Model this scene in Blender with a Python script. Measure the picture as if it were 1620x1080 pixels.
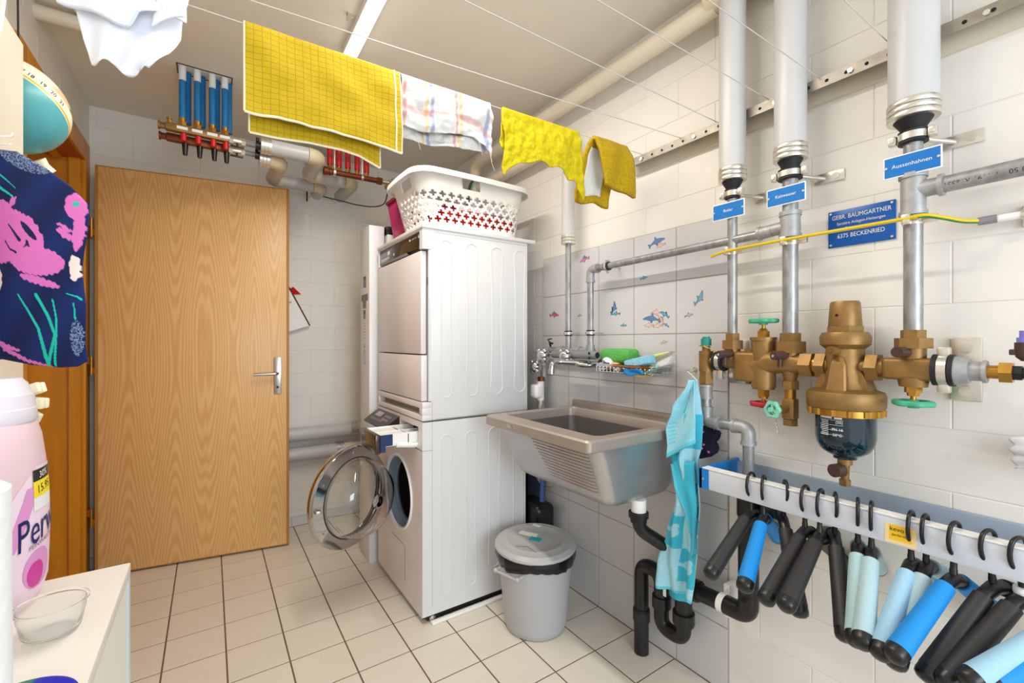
import bpy, bmesh, math, random
from mathutils import Vector as V, Matrix, noise as NZ
R = math.radians
random.seed(7)
S = bpy.context.scene
COL = S.collection
for o in list(bpy.data.objects):
    bpy.data.objects.remove(o)

# ------------------------------------------------------------------ camera, light, exposure
cd = bpy.data.cameras.new('camera')
cam = bpy.data.objects.new('camera', cd)
COL.objects.link(cam)
cam.location = (0, 0, 1.2)
cam.rotation_euler = (R(90), 0, R(-34.2))
cd.sensor_fit = 'HORIZONTAL'
cd.sensor_width = 36
cd.lens = 703 / 1620 * 36
cd.clip_start = 0.02
S.camera = cam
S.view_settings.view_transform = 'Standard'
S.view_settings.look = 'None'
S.view_settings.gamma = 1
S.view_settings.use_curve_mapping = False
S.view_settings.exposure = -0.12

w = bpy.data.worlds.new('world')
S.world = w
w.use_nodes = True
bg = w.node_tree.nodes['Background']
bg.inputs[0].default_value = (0.90, 0.95, 1.0, 1)
bg.inputs[1].default_value = 1.5


def area(name, loc, rot, sx, sy, power, col):
    l = bpy.data.lights.new(name, 'AREA')
    l.shape = 'RECTANGLE'
    l.size = sx
    l.size_y = sy
    l.energy = power
    l.color = col
    o = bpy.data.objects.new(name, l)
    o.location = loc
    o.rotation_euler = rot
    COL.objects.link(o)
    return o


# daylight from the window in the wall behind the camera
area('window_daylight', (0.35, -1.9, 1.35), (R(88), 0, R(0)), 1.3, 1.1, 46, (0.80, 0.90, 1.0))
# the ceiling batten (its housing is built below); light leaves its diffuser
area('batten_light', (0.49, 1.30, 2.385), (0, 0, 0), 0.05, 1.28, 23, (1.0, 0.945, 0.87))


# ------------------------------------------------------------------ colour and materials
def lin(c):
    return c / 12.92 if c <= 0.04045 else ((c + 0.055) / 1.055) ** 2.4


def rgb(r, g, b):
    return (lin(r / 255), lin(g / 255), lin(b / 255), 1)


def mat(name, col, rough=0.5, metal=0.0, noise=None, bump=None, trans=0.0, coat=0.0, spec=0.5, attr=False, ior=1.45, aniso=0.0):
    m = bpy.data.materials.new(name)
    m.use_nodes = True
    nt = m.node_tree
    b = nt.nodes['Principled BSDF']
    b.inputs['Base Color'].default_value = col
    b.inputs['Roughness'].default_value = rough
    b.inputs['Metallic'].default_value = metal
    b.inputs['Transmission Weight'].default_value = trans
    b.inputs['Coat Weight'].default_value = coat
    b.inputs['Specular IOR Level'].default_value = spec
    b.inputs['IOR'].default_value = ior
    tc = nt.nodes.new('ShaderNodeTexCoord')
    src = None
    if attr:
        a = nt.nodes.new('ShaderNodeAttribute')
        a.attribute_name = 'paint'
        src = a.outputs['Color']
        nt.links.new(src, b.inputs['Base Color'])
    if noise:
        sc, amt = noise[0], noise[1]
        mp = nt.nodes.new('ShaderNodeMapping')
        if len(noise) > 2:
            mp.inputs['Scale'].default_value = noise[2]
        nt.links.new(tc.outputs['Object'], mp.inputs['Vector'])
        n = nt.nodes.new('ShaderNodeTexNoise')
        n.inputs['Scale'].default_value = sc
        n.inputs['Detail'].default_value = 6
        nt.links.new(mp.outputs[0], n.inputs['Vector'])
        rp = nt.nodes.new('ShaderNodeMapRange')
        rp.inputs['From Min'].default_value = 0.25
        rp.inputs['From Max'].default_value = 0.75
        rp.inputs['To Min'].default_value = 1 - amt
        rp.inputs['To Max'].default_value = 1 + amt
        nt.links.new(n.outputs['Fac'], rp.inputs['Value'])
        mx = nt.nodes.new('ShaderNodeVectorMath')
        mx.operation = 'SCALE'
        if src is None:
            mx.inputs[0].default_value = col[:3]
        else:
            nt.links.new(src, mx.inputs[0])
        nt.links.new(rp.outputs[0], mx.inputs['Scale'])
        nt.links.new(mx.outputs[0], b.inputs['Base Color'])
    if bump:
        n = nt.nodes.new('ShaderNodeTexNoise')
        n.inputs['Scale'].default_value = bump[0]
        n.inputs['Detail'].default_value = 4
        nt.links.new(tc.outputs['Object'], n.inputs['Vector'])
        bp = nt.nodes.new('ShaderNodeBump')
        bp.inputs['Strength'].default_value = bump[1]
        bp.inputs['Distance'].default_value = bump[2] if len(bump) > 2 else 0.002
        nt.links.new(n.outputs['Fac'], bp.inputs['Height'])
        nt.links.new(bp.outputs[0], b.inputs['Normal'])
    return m


def wood(name, dark, light, two_sided=True):
    """veneer with cathedral arches, in object space: x across, z along the grain"""
    m = bpy.data.materials.new(name)
    m.use_nodes = True
    nt = m.node_tree
    N = nt.nodes.new
    L = nt.links.new
    b = nt.nodes['Principled BSDF']
    tc = N('ShaderNodeTexCoord')
    sep = N('ShaderNodeSeparateXYZ')
    L(tc.outputs['Object'], sep.inputs[0])

    def mth(op, a, c=None, cl=False):
        n = N('ShaderNodeMath')
        n.operation = op
        n.use_clamp = cl
        for i, v in enumerate((a, c)):
            if v is None:
                continue
            if isinstance(v, (int, float)):
                n.inputs[i].default_value = v
            else:
                L(v, n.inputs[i])
        return n.outputs[0]
    mp = N('ShaderNodeMapping')
    mp.inputs['Scale'].default_value = (7, 7, 1.6)
    L(tc.outputs['Object'], mp.inputs[0])
    n1 = N('ShaderNodeTexNoise')
    n1.inputs['Scale'].default_value = 1.0
    n1.inputs['Detail'].default_value = 2
    L(mp.outputs[0], n1.inputs['Vector'])
    n3 = N('ShaderNodeTexNoise')
    mp3 = N('ShaderNodeMapping')
    mp3.inputs['Scale'].default_value = (120, 120, 2.5)
    L(tc.outputs['Object'], mp3.inputs[0])
    n3.inputs['Scale'].default_value = 1.0
    n3.inputs['Detail'].default_value = 3
    L(mp3.outputs[0], n3.inputs['Vector'])
    x = sep.outputs['X']
    z = sep.outputs['Z']
    # book-matched leaves (seams at 0.235 and 0.70); straight grain at mid height, arches below, cups above
    m_ = mth('ABSOLUTE', mth('SUBTRACT', mth('ABSOLUTE', mth('SUBTRACT', x, 0.4675)), 0.2325))
    cs = mth('COSINE', mth('MULTIPLY', mth('SUBTRACT', m_, 0.10), 2 * math.pi / 0.235))
    dz = mth('SUBTRACT', z, 1.12)
    d = mth('SQRT', mth('ADD', mth('MULTIPLY', dz, dz), 0.16))
    g = mth('ADD', mth('MULTIPLY', d, 0.62), mth('MULTIPLY', cs, 0.19))
    g = mth('ADD', g, mth('MULTIPLY', n1.outputs['Fac'], 0.15))
    s = mth('SINE', mth('MULTIPLY', g, 108))
    s = mth('ADD', mth('MULTIPLY', s, 0.27), 0.52)
    s = mth('ADD', mth('MULTIPLY', s, 0.62), mth('MULTIPLY', n3.outputs['Fac'], 0.40))
    cr = N('ShaderNodeValToRGB')
    cr.color_ramp.elements[0].position = 0.18
    cr.color_ramp.elements[0].color = dark
    cr.color_ramp.elements[1].position = 0.85
    cr.color_ramp.elements[1].color = light
    L(s, cr.inputs[0])
    L(cr.outputs[0], b.inputs['Base Color'])
    b.inputs['Roughness'].default_value = 0.38
    return m


M = {}
M['paint'] = mat('white_wall_paint', rgb(232, 227, 219), 0.55, noise=(6, 0.02), bump=(60, 0.25, 0.001))
M['mortar'] = mat('painted_mortar', rgb(226, 221, 213), 0.7)
M['ceiling'] = mat('ceiling_paint', rgb(234, 227, 212), 0.8, noise=(3, 0.015))
M['floor_tile'] = mat('cream_floor_tile', rgb(226, 217, 202), 0.32, noise=(5, 0.05), bump=(40, 0.08, 0.001))
M['floor_grout'] = mat('brown_grout', rgb(112, 92, 72), 0.9, noise=(30, 0.15))
M['wall_tile'] = mat('pale_grey_wall_tile', rgb(208, 206, 206), 0.22, noise=(4, 0.02))
M['wall_grout'] = mat('grey_wall_grout', rgb(165, 155, 146), 0.9)
M['wood'] = wood('birch_veneer', rgb(210, 154, 86), rgb(236, 194, 132))
M['frame'] = mat('orange_wood', rgb(203, 132, 20), 0.42, noise=(3, 0.12, (12, 12, 1.0)))
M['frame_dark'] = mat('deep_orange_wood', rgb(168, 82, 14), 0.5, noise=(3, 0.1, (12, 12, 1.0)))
M['edge'] = mat('door_edge_wood', rgb(178, 122, 52), 0.5, noise=(6, 0.1, (1, 1, 0.2)))
M['void'] = mat('dark_void', rgb(28, 24, 34), 0.9)
M['white'] = mat('white_enamel', rgb(222, 221, 221), 0.32, coat=0.1)
M['white_panel'] = mat('white_front_panel', rgb(226, 219, 218), 0.3, coat=0.2)
M['white_plastic'] = mat('white_plastic', rgb(240, 238, 234), 0.4)
M['cream_plastic'] = mat('cream_plastic', rgb(240, 235, 205), 0.45)
M['cabinet'] = mat('white_laminate', rgb(238, 235, 228), 0.35)
M['cream_cab'] = mat('cream_cabinet', rgb(238, 226, 206), 0.5)
M['grey_gap'] = mat('grey_gap', rgb(150, 148, 146), 0.6)
M['dark_panel'] = mat('dark_brown_panel', rgb(52, 34, 24), 0.25, coat=0.4)
M['black_panel'] = mat('black_panel', rgb(38, 36, 40), 0.3)
M['lcd'] = mat('grey_display', rgb(168, 150, 138), 0.3)
M['print'] = mat('white_print', rgb(235, 235, 235), 0.5)
M['black_print'] = mat('black_print', rgb(25, 23, 24), 0.6)
M['navy'] = mat('navy_plastic', rgb(22, 42, 96), 0.35)
M['chrome'] = mat('chrome', rgb(198, 198, 202), 0.07, 1.0)
M['steel'] = mat('brushed_steel', rgb(196, 194, 192), 0.28, 1.0)
M['bright'] = mat('bright_zinc', rgb(220, 216, 208), 0.3, 0.9)
M['galv'] = mat('galvanised_pipe', rgb(160, 160, 160), 0.42, 0.65, noise=(55, 0.32, (1, 1, 0.35)), bump=(120, 0.2, 0.001))
M['galv_cast'] = mat('galvanised_fitting', rgb(168, 168, 168), 0.5, 0.5, noise=(70, 0.12), bump=(150, 0.3, 0.001))
M['rail'] = mat('dull_zinc_rail', rgb(150, 143, 132), 0.45, 0.7, noise=(40, 0.2))
M['insul'] = mat('pvc_pipe_jacket', rgb(196, 195, 194), 0.35, noise=(5, 0.02))
M['insul_old'] = mat('yellowed_pipe_elbow', rgb(214, 200, 168), 0.4, noise=(14, 0.08))
M['insul_warm'] = mat('cream_pipe_jacket', rgb(222, 211, 190), 0.4, noise=(8, 0.03))
M['brass'] = mat('aged_brass', rgb(146, 112, 64), 0.46, 0.55, noise=(28, 0.22), bump=(140, 0.25, 0.001))
M['brass_bright'] = mat('bright_brass', rgb(182, 134, 56), 0.3, 0.85, noise=(30, 0.15))
M['copper'] = mat('copper_brown', rgb(122, 62, 34), 0.4, 0.6, noise=(30, 0.2))
M['brown'] = mat('brown_plastic', rgb(72, 52, 46), 0.4)
M['rubber'] = mat('black_rubber', rgb(30, 29, 30), 0.6)
M['black'] = mat('black_plastic', rgb(26, 25, 26), 0.32)
M['pe'] = mat('black_drain_plastic', rgb(24, 22, 22), 0.3, noise=(20, 0.2))
M['pe_worn'] = mat('worn_black_drain', rgb(34, 33, 34), 0.4, noise=(35, 0.5))
M['foam_black'] = mat('black_foam', rgb(46, 43, 43), 0.5)
M['foam_blue'] = mat('bright_blue_foam', rgb(18, 138, 216), 0.6)
M['foam_pale'] = mat('pale_blue_foam', rgb(158, 198, 222), 0.7, noise=(120, 0.05))
M['foam_grey'] = mat('pale_grey_green_foam', rgb(172, 200, 206), 0.7, noise=(120, 0.05))
M['sign'] = mat('blue_sign', rgb(8, 112, 190), 0.35)
M['sign_dark'] = mat('deep_blue_sign', rgb(0, 86, 172), 0.3)
M['blue_bracket'] = mat('blue_bracket', rgb(16, 120, 196), 0.4)
M['rack_grey'] = mat('rack_panel', rgb(206, 210, 218), 0.35)
M['rack_back'] = mat('rack_back_board', rgb(150, 164, 180), 0.45)
M['teal'] = mat('teal_plastic', rgb(22, 140, 124), 0.45)
M['green_wheel'] = mat('green_handwheel', rgb(70, 168, 130), 0.45)
M['mint'] = mat('mint_handwheel', rgb(130, 206, 180), 0.45)
M['red'] = mat('red_handwheel', rgb(172, 34, 48), 0.45)
M['red_cap'] = mat('red_plastic', rgb(206, 26, 26), 0.4)
M['red_pipe'] = mat('red_tape', rgb(186, 20, 30), 0.5, noise=(60, 0.15))
M['blue_pipe'] = mat('blue_pipe', rgb(22, 112, 172), 0.5, noise=(30, 0.2, (1, 1, 0.4)))
M['peel'] = mat('white_peeled_paint', rgb(226, 226, 222), 0.7)
M['cable_y'] = mat('yellow_cable', rgb(216, 184, 14), 0.4)
M['cable_g'] = mat('green_cable', rgb(44, 128, 36), 0.4)
M['cable_dg'] = mat('dark_green_cable', rgb(38, 84, 44), 0.5)
M['grey_sleeve'] = mat('grey_sleeve', rgb(128, 128, 130), 0.5)
M['glass'] = mat('clear_glass', (0.97, 0.98, 0.98, 1), 0.02, trans=1.0, ior=1.45)
M['clear'] = mat('clear_plastic', (0.97, 0.97, 0.95, 1), 0.25, trans=0.88, ior=1.15)
M['bowl'] = mat('dark_blue_green_bowl', (0.001, 0.022, 0.036, 1), 0.08, trans=0.25, ior=1.45, coat=0.5)
M['drum'] = mat('drum_steel', rgb(120, 108, 102), 0.35, 0.9)
M['gasket'] = mat('grey_gasket', rgb(128, 142, 158), 0.5)
M['sink'] = mat('sink_steel', rgb(172, 160, 150), 0.42, 0.45, noise=(9, 0.06))
M['sink_side'] = mat('sink_body_steel', rgb(186, 184, 184), 0.34, 0.8, noise=(7, 0.08, (1, 1, 3)))
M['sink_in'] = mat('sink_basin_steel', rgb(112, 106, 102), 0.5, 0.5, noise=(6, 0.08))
M['bin'] = mat('grey_bin_plastic', rgb(178, 178, 180), 0.38, noise=(5, 0.02))
M['bag'] = mat('black_bin_bag', rgb(20, 20, 24), 0.25)
M['lid'] = mat('grey_bin_lid', rgb(176, 175, 174), 0.35, noise=(6, 0.04))
M['sticker'] = mat('cream_sticker', rgb(238, 232, 216), 0.6)
M['sticker_teal'] = mat('teal_sticker', rgb(42, 160, 176), 0.5)
M['yellow_st'] = mat('yellow_sticker', rgb(240, 190, 30), 0.5)
M['yellow_pale'] = mat('pale_yellow_sticker', rgb(240, 210, 150), 0.5)
M['wire'] = mat('plastic_line', rgb(196, 192, 186), 0.4)
M['pink'] = mat('magenta_plastic', rgb(198, 44, 112), 0.45)
M['pink_dark'] = mat('dark_magenta', rgb(160, 20, 80), 0.45)
M['red_cloth'] = mat('red_fabric', rgb(196, 8, 10), 0.9, noise=(40, 0.15))
M['bottle'] = mat('pink_bottle_plastic', rgb(232, 200, 208), 0.3, coat=0.2)
M['cap'] = mat('pearl_cap', rgb(226, 218, 226), 0.3)
M['label_pink'] = mat('bottle_label', rgb(240, 216, 232), 0.35)
M['label_mag'] = mat('magenta_flower', rgb(206, 52, 152), 0.4)
M['label_wash'] = mat('pink_wash', rgb(222, 150, 205), 0.4)
M['perw'] = mat('dark_blue_print', rgb(30, 28, 96), 0.45)
M['price_y'] = mat('yellow_price', rgb(244, 220, 30), 0.5)
M['purple'] = mat('purple_print', rgb(140, 70, 120), 0.5)
M['paper'] = mat('paper_roll', rgb(240, 240, 242), 0.85, bump=(90, 0.5, 0.002))
M['cobalt'] = mat('cobalt_plastic', rgb(18, 34, 190), 0.25)
M['emerald'] = mat('emerald_plastic', rgb(8, 128, 98), 0.3)
M['cloth_paint'] = mat('printed_cloth', (1, 1, 1, 1), 0.9, attr=True, bump=(300, 0.3, 0.001))
M['terry_paint'] = mat('printed_terry', (1, 1, 1, 1), 0.95, attr=True, noise=(160, 0.08), bump=(220, 0.6, 0.002))
M['print_paint'] = mat('printed_gloss', (1, 1, 1, 1), 0.35, attr=True)
M['shirt'] = mat('white_cotton', rgb(232, 236, 246), 0.85)
M['seam'] = mat('white_seam', rgb(206, 216, 230), 0.9)
M['yellow_cloth'] = mat('bright_yellow_cloth', rgb(198, 180, 0), 0.9, bump=(60, 0.7, 0.005))
M['mustard'] = mat('mustard_terry', rgb(178, 146, 8), 1.0, noise=(130, 0.25), bump=(160, 0.9, 0.004))
M['lining'] = mat('white_lining', rgb(214, 214, 210), 0.95, bump=(60, 0.6, 0.003))
M['towel_edge'] = mat('cream_edge', rgb(232, 222, 190), 0.95)
M['sponge_g'] = mat('green_sponge', rgb(92, 172, 82), 0.95, noise=(220, 0.35), bump=(160, 0.9, 0.004))
M['sponge_b'] = mat('blue_sponge', rgb(138, 194, 214), 0.95, noise=(220, 0.25), bump=(160, 0.9, 0.004))
M['soap'] = mat('orange_soap', rgb(232, 172, 116), 0.5)
M['tan'] = mat('tan_wood', rgb(150, 96, 52), 0.6)
M['lime'] = mat('lime_plastic', rgb(214, 226, 136), 0.5)
M['aqua'] = mat('aqua_plastic', rgb(118, 206, 196), 0.5)
M['bristle'] = mat('white_bristles', rgb(232, 228, 222), 0.9)
M['blue_cl'] = mat('blue_cloth', rgb(20, 120, 186), 0.9)
M['hose'] = mat('grey_hose', rgb(168, 160, 146), 0.5)
M['hose_blue'] = mat('blue_hose', rgb(48, 84, 138), 0.5)
M['slate'] = mat('slate_blue_paint', rgb(62, 76, 104), 0.5)
M['dkblue'] = mat('dark_blue_paint', rgb(16, 44, 104), 0.5)
em = bpy.data.materials.new('lamp_diffuser')
em.use_nodes = True
e_ = em.node_tree.nodes['Principled BSDF']
e_.inputs['Base Color'].default_value = (1, 1, 1, 1)
e_.inputs['Emission Color'].default_value = (1.0, 0.97, 0.92, 1)
e_.inputs['Emission Strength'].default_value = 3.0
M['lamp'] = em


def grid_cloth(name, base, dark, px, pz, axis='X', rough=0.92):
    """quilted cloth: stitched lines every px by pz metres in object space, as colour and relief"""
    m = bpy.data.materials.new(name)
    m.use_nodes = True
    nt = m.node_tree
    N = nt.nodes.new
    L = nt.links.new
    b = nt.nodes['Principled BSDF']
    b.inputs['Roughness'].default_value = rough
    uv = N('ShaderNodeUVMap')
    sep = N('ShaderNodeSeparateXYZ')
    L(uv.outputs[0], sep.inputs[0])
    outs = []
    for k, per in ((0, px), (1, pz)):
        d = N('ShaderNodeMath')
        d.operation = 'DIVIDE'
        L(sep.outputs[k], d.inputs[0])
        d.inputs[1].default_value = per
        f = N('ShaderNodeMath')
        f.operation = 'PINGPONG'
        L(d.outputs[0], f.inputs[0])
        f.inputs[1].default_value = 0.5
        mr = N('ShaderNodeMapRange')
        mr.inputs['From Min'].default_value = 0.0
        mr.inputs['From Max'].default_value = 0.10 if k else 0.07
        L(f.outputs[0], mr.inputs[0])
        outs.append(mr.outputs[0])
    mn = N('ShaderNodeMath')
    mn.operation = 'MINIMUM'
    L(outs[0], mn.inputs[0])
    L(outs[1], mn.inputs[1])
    ns = N('ShaderNodeTexNoise')
    ns.inputs['Scale'].default_value = 90
    tc = N('ShaderNodeTexCoord')
    L(tc.outputs['Object'], ns.inputs['Vector'])
    mx = N('ShaderNodeMix')
    mx.data_type = 'RGBA'
    L(mn.outputs[0], mx.inputs['Factor'])
    mx.inputs['A'].default_value = dark
    mx.inputs['B'].default_value = base
    L(mx.outputs['Result'], b.inputs['Base Color'])
    ad = N('ShaderNodeMath')
    ad.operation = 'ADD'
    L(mn.outputs[0], ad.inputs[0])
    L(ns.outputs['Fac'], ad.inputs[1])
    bp = N('ShaderNodeBump')
    bp.inputs['Strength'].default_value = 0.6
    bp.inputs['Distance'].default_value = 0.002
    L(ad.outputs[0], bp.inputs['Height'])
    L(bp.outputs[0], b.inputs['Normal'])
    return m


M['quilt'] = grid_cloth('quilted_yellow_towel', rgb(186, 156, 3), rgb(172, 142, 3), 0.0172, 0.0135)


# ------------------------------------------------------------------ mesh helpers
def frame_of(d):
    d = V(d).normalized()
    a = V((0, 0, 1)) if abs(d.z) < 0.9 else V((1, 0, 0))
    x = d.cross(a).normalized()
    y = d.cross(x).normalized()
    return x, y, d


class MB:
    def __init__(self):
        self.v = []
        self.f = []
        self.c = None
        self.uv = None

    def add(self, vs, fs):
        n = len(self.v)
        self.v += [tuple(p) for p in vs]
        self.f += [tuple(i + n for i in f) for f in fs]
        return self

    def box(self, x0, x1, y0, y1, z0, z1):
        vs = [(x, y, z) for x in (x0, x1) for y in (y0, y1) for z in (z0, z1)]
        return self.add(vs, [(0, 1, 3, 2), (4, 6, 7, 5), (0, 4, 5, 1), (2, 3, 7, 6), (0, 2, 6, 4), (1, 5, 7, 3)])

    def rbox(self, x0, x1, y0, y1, z0, z1, r=0.004, seg=2, mtx=None):
        bm = bmesh.new()
        bmesh.ops.create_cube(bm, size=1)
        for q in bm.verts:
            q.co = V(((x0 + x1) / 2 + q.co.x * (x1 - x0), (y0 + y1) / 2 + q.co.y * (y1 - y0), (z0 + z1) / 2 + q.co.z * (z1 - z0)))
        bmesh.ops.bevel(bm, geom=bm.edges[:], offset=r, segments=seg, profile=0.5, affect='EDGES')
        bm.verts.index_update()
        vs = [(mtx @ q.co if mtx else q.co.copy()) for q in bm.verts]
        fs = [[q.index for q in f.verts] for f in bm.faces]
        bm.free()
        return self.add(vs, fs)

    def cyl(self, p0, p1, r0, r1=None, n=20, cap=True, rot=0.0):
        r1 = r0 if r1 is None else r1
        p0 = V(p0)
        p1 = V(p1)
        x, y, d = frame_of(p1 - p0)
        vs = []
        for p, r in ((p0, r0), (p1, r1)):
            for i in range(n):
                a = 2 * math.pi * i / n + rot
                vs.append(p + x * (r * math.cos(a)) + y * (r * math.sin(a)))
        fs = [(i, (i + 1) % n, n + (i + 1) % n, n + i) for i in range(n)]
        if cap:
            fs += [tuple(range(n - 1, -1, -1)), tuple(range(n, 2 * n))]
        return self.add(vs, fs)

    def hexn(self, p0, p1, r, rot=0.0):
        return self.cyl(p0, p1, r, r, 6, True, rot)

    def tube(self, pts, r, n=12, closed=False, cap=True):
        pts = [V(p) for p in pts]
        m = len(pts)
        rs = r if isinstance(r, (list, tuple)) else [r] * m
        vs = []
        px = None
        for i, p in enumerate(pts):
            if closed:
                d = pts[(i + 1) % m] - pts[i - 1]
            else:
                d = pts[min(i + 1, m - 1)] - pts[max(i - 1, 0)]
            d.normalize()
            if px is None:
                x, y, _ = frame_of(d)
            else:
                x = (px - d * px.dot(d))
                x = x.normalized() if x.length > 1e-6 else frame_of(d)[0]
                y = d.cross(x)
            px = x
            for k in range(n):
                a = 2 * math.pi * k / n
                vs.append(p + (x * math.cos(a) + y * math.sin(a)) * rs[i])
        fs = []
        for i in range(m if closed else m - 1):
            j = (i + 1) % m
            for k in range(n):
                l = (k + 1) % n
                fs.append((i * n + k, j * n + k, j * n + l, i * n + l))
        if cap and not closed:
            fs += [tuple(range(n)), tuple(range(m * n - 1, (m - 1) * n - 1, -1))]
        return self.add(vs, fs)

    def lathe(self, prof, o=(0, 0, 0), ax=(0, 0, 1), n=28, cap=True):
        o = V(o)
        x, y, d = frame_of(ax)
        vs = []
        for r, h in prof:
            for k in range(n):
                a = 2 * math.pi * k / n
                vs.append(o + d * h + (x * math.cos(a) + y * math.sin(a)) * max(r, 1e-5))
        fs = []
        m = len(prof)
        for i in range(m - 1):
            for k in range(n):
                l = (k + 1) % n
                fs.append((i * n + k, i * n + l, (i + 1) * n + l, (i + 1) * n + k))
        if cap:
            fs += [tuple(range(n - 1, -1, -1)), tuple(range((m - 1) * n, m * n))]
        return self.add(vs, fs)

    def sphere(self, c, r, nu=20, nv=12, sc=(1, 1, 1)):
        c = V(c)
        vs = []
        for j in range(nv + 1):
            t = math.pi * j / nv
            for i in range(nu):
                a = 2 * math.pi * i / nu
                vs.append(c + V((math.sin(t) * math.cos(a) * sc[0], math.sin(t) * math.sin(a) * sc[1], math.cos(t) * sc[2])) * r)
        fs = []
        for j in range(nv):
            for i in range(nu):
                k = (i + 1) % nu
                fs.append((j * nu + i, (j + 1) * nu + i, (j + 1) * nu + k, j * nu + k))
        return self.add(vs, fs)

    def prism(self, poly, o, ex, ey, th):
        """polygon given in the (ex, ey) plane, thickened by th along ex x ey"""
        o = V(o)
        ex = V(ex)
        ey = V(ey)
        nz = ex.cross(ey).normalized() * th
        n = len(poly)
        a = [o + ex * p[0] + ey * p[1] for p in poly]
        vs = a + [p + nz for p in a]
        fs = [tuple(range(n - 1, -1, -1)), tuple(range(n, 2 * n))]
        fs += [(i, (i + 1) % n, n + (i + 1) % n, n + i) for i in range(n)]
        return self.add(vs, fs)

    def grid(self, fn, nu, nv, colf=None, uvf=None):
        """fn(s, t) -> point"""
        vs = []
        cs = []
        us = []
        for j in range(nv + 1):
            for i in range(nu + 1):
                s, t = i / nu, j / nv
                vs.append(fn(s, t))
                if colf:
                    cs.append(colf(s, t))
                if uvf:
                    us.append(uvf(s, t))
        fs = [(j * (nu + 1) + i, j * (nu + 1) + i + 1, (j + 1) * (nu + 1) + i + 1, (j + 1) * (nu + 1) + i) for j in range(nv) for i in range(nu)]
        if colf:
            self.c = (self.c or []) + cs
        if uvf:
            self.uv = (self.uv or []) + us
        return self.add(vs, fs)

    def loft(self, rings, cap0=False, cap1=False):
        n = len(rings[0])
        vs = [p for r in rings for p in r]
        fs = []
        for j in range(len(rings) - 1):
            for i in range(n):
                k = (i + 1) % n
                fs.append((j * n + i, j * n + k, (j + 1) * n + k, (j + 1) * n + i))
        if cap0:
            fs.append(tuple(range(n - 1, -1, -1)))
        if cap1:
            fs.append(tuple(range((len(rings) - 1) * n, len(rings) * n)))
        return self.add(vs, fs)


def rrect(x0, x1, y0, y1, z, r, n=6):
    pts = []
    for cx, cy, a0 in ((x1 - r, y1 - r, 0), (x0 + r, y1 - r, 90), (x0 + r, y0 + r, 180), (x1 - r, y0 + r, 270)):
        for k in range(n + 1):
            a = R(a0 + 90 * k / n)
            pts.append((cx + r * math.cos(a), cy + r * math.sin(a), z))
    return pts


def fillet(pts, rad, seg=6):
    pts = [V(p) for p in pts]
    out = [pts[0]]
    for i in range(1, len(pts) - 1):
        a, b, c = pts[i - 1], pts[i], pts[i + 1]
        d0 = (a - b)
        d1 = (c - b)
        r = min(rad, d0.length * 0.49, d1.length * 0.49)
        p0 = b + d0.normalized() * r
        p1 = b + d1.normalized() * r
        for k in range(seg + 1):
            t = k / seg
            out.append(p0 * (1 - t) ** 2 + b * 2 * t * (1 - t) + p1 * t * t)
    out.append(pts[-1])
    return out


def smooth_path(ctrl, n=8):
    """Catmull-Rom through the control points"""
    P = [V(p) for p in ctrl]
    P = [P[0] * 2 - P[1]] + P + [P[-1] * 2 - P[-2]]
    out = []
    for i in range(1, len(P) - 2):
        a, b, c, d = P[i - 1:i + 3]
        for k in range(n):
            t = k / n
            out.append(0.5 * ((2 * b) + (c - a) * t + (2 * a - 5 * b + 4 * c - d) * t * t + (3 * b - a - 3 * c + d) * t ** 3))
    out.append(P[-2])
    return out


LOC = {}


def tag(o, label=None, cat=None, group=None, kind=None):
    if label:
        o['label'] = label
    if cat:
        o['category'] = cat
    if group:
        o['group'] = group
    if kind:
        o['kind'] = kind
    return o


def thing(name, label, cat, loc=(0, 0, 0), group=None):
    o = bpy.data.objects.new(name, None)
    o.empty_display_size = 0.02
    COL.objects.link(o)
    o.location = loc
    LOC[o] = V(loc)
    return tag(o, label, cat, group)


def obj(name, mb, m, parent=None, label=None, cat=None, group=None, kind=None, smooth=True, ang=38, solid=None, subsurf=0):
    me = bpy.data.meshes.new(name)
    off = LOC.get(parent, V((0, 0, 0))) if parent else V((0, 0, 0))
    me.from_pydata([(p[0] - off.x, p[1] - off.y, p[2] - off.z) for p in mb.v], [], mb.f)
    bm = bmesh.new()
    bm.from_mesh(me)
    bmesh.ops.recalc_face_normals(bm, faces=bm.faces[:])
    bm.to_mesh(me)
    bm.free()
    me.materials.append(m)
    if mb.c:
        a = me.color_attributes.new('paint', 'FLOAT_COLOR', 'POINT')
        a.data.foreach_set('color', [x for c in mb.c for x in c])
    if mb.uv:
        ul = me.uv_layers.new(name='UVMap')
        lv = [0] * len(me.loops)
        me.loops.foreach_get('vertex_index', lv)
        ul.data.foreach_set('uv', [x for i in lv for x in mb.uv[i]])
    if smooth:
        me.polygons.foreach_set('use_smooth', [True] * len(me.polygons))
        me.set_sharp_from_angle(angle=R(ang))
    o = bpy.data.objects.new(name, me)
    COL.objects.link(o)
    if parent:
        o.parent = parent
    LOC[o] = off.copy()
    if solid:
        md = o.modifiers.new('thickness', 'SOLIDIFY')
        md.thickness = solid
        md.offset = 0
    if subsurf:
        md = o.modifiers.new('soften', 'SUBSURF')
        md.levels = md.render_levels = subsurf
    return tag(o, label, cat, group, kind)


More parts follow.
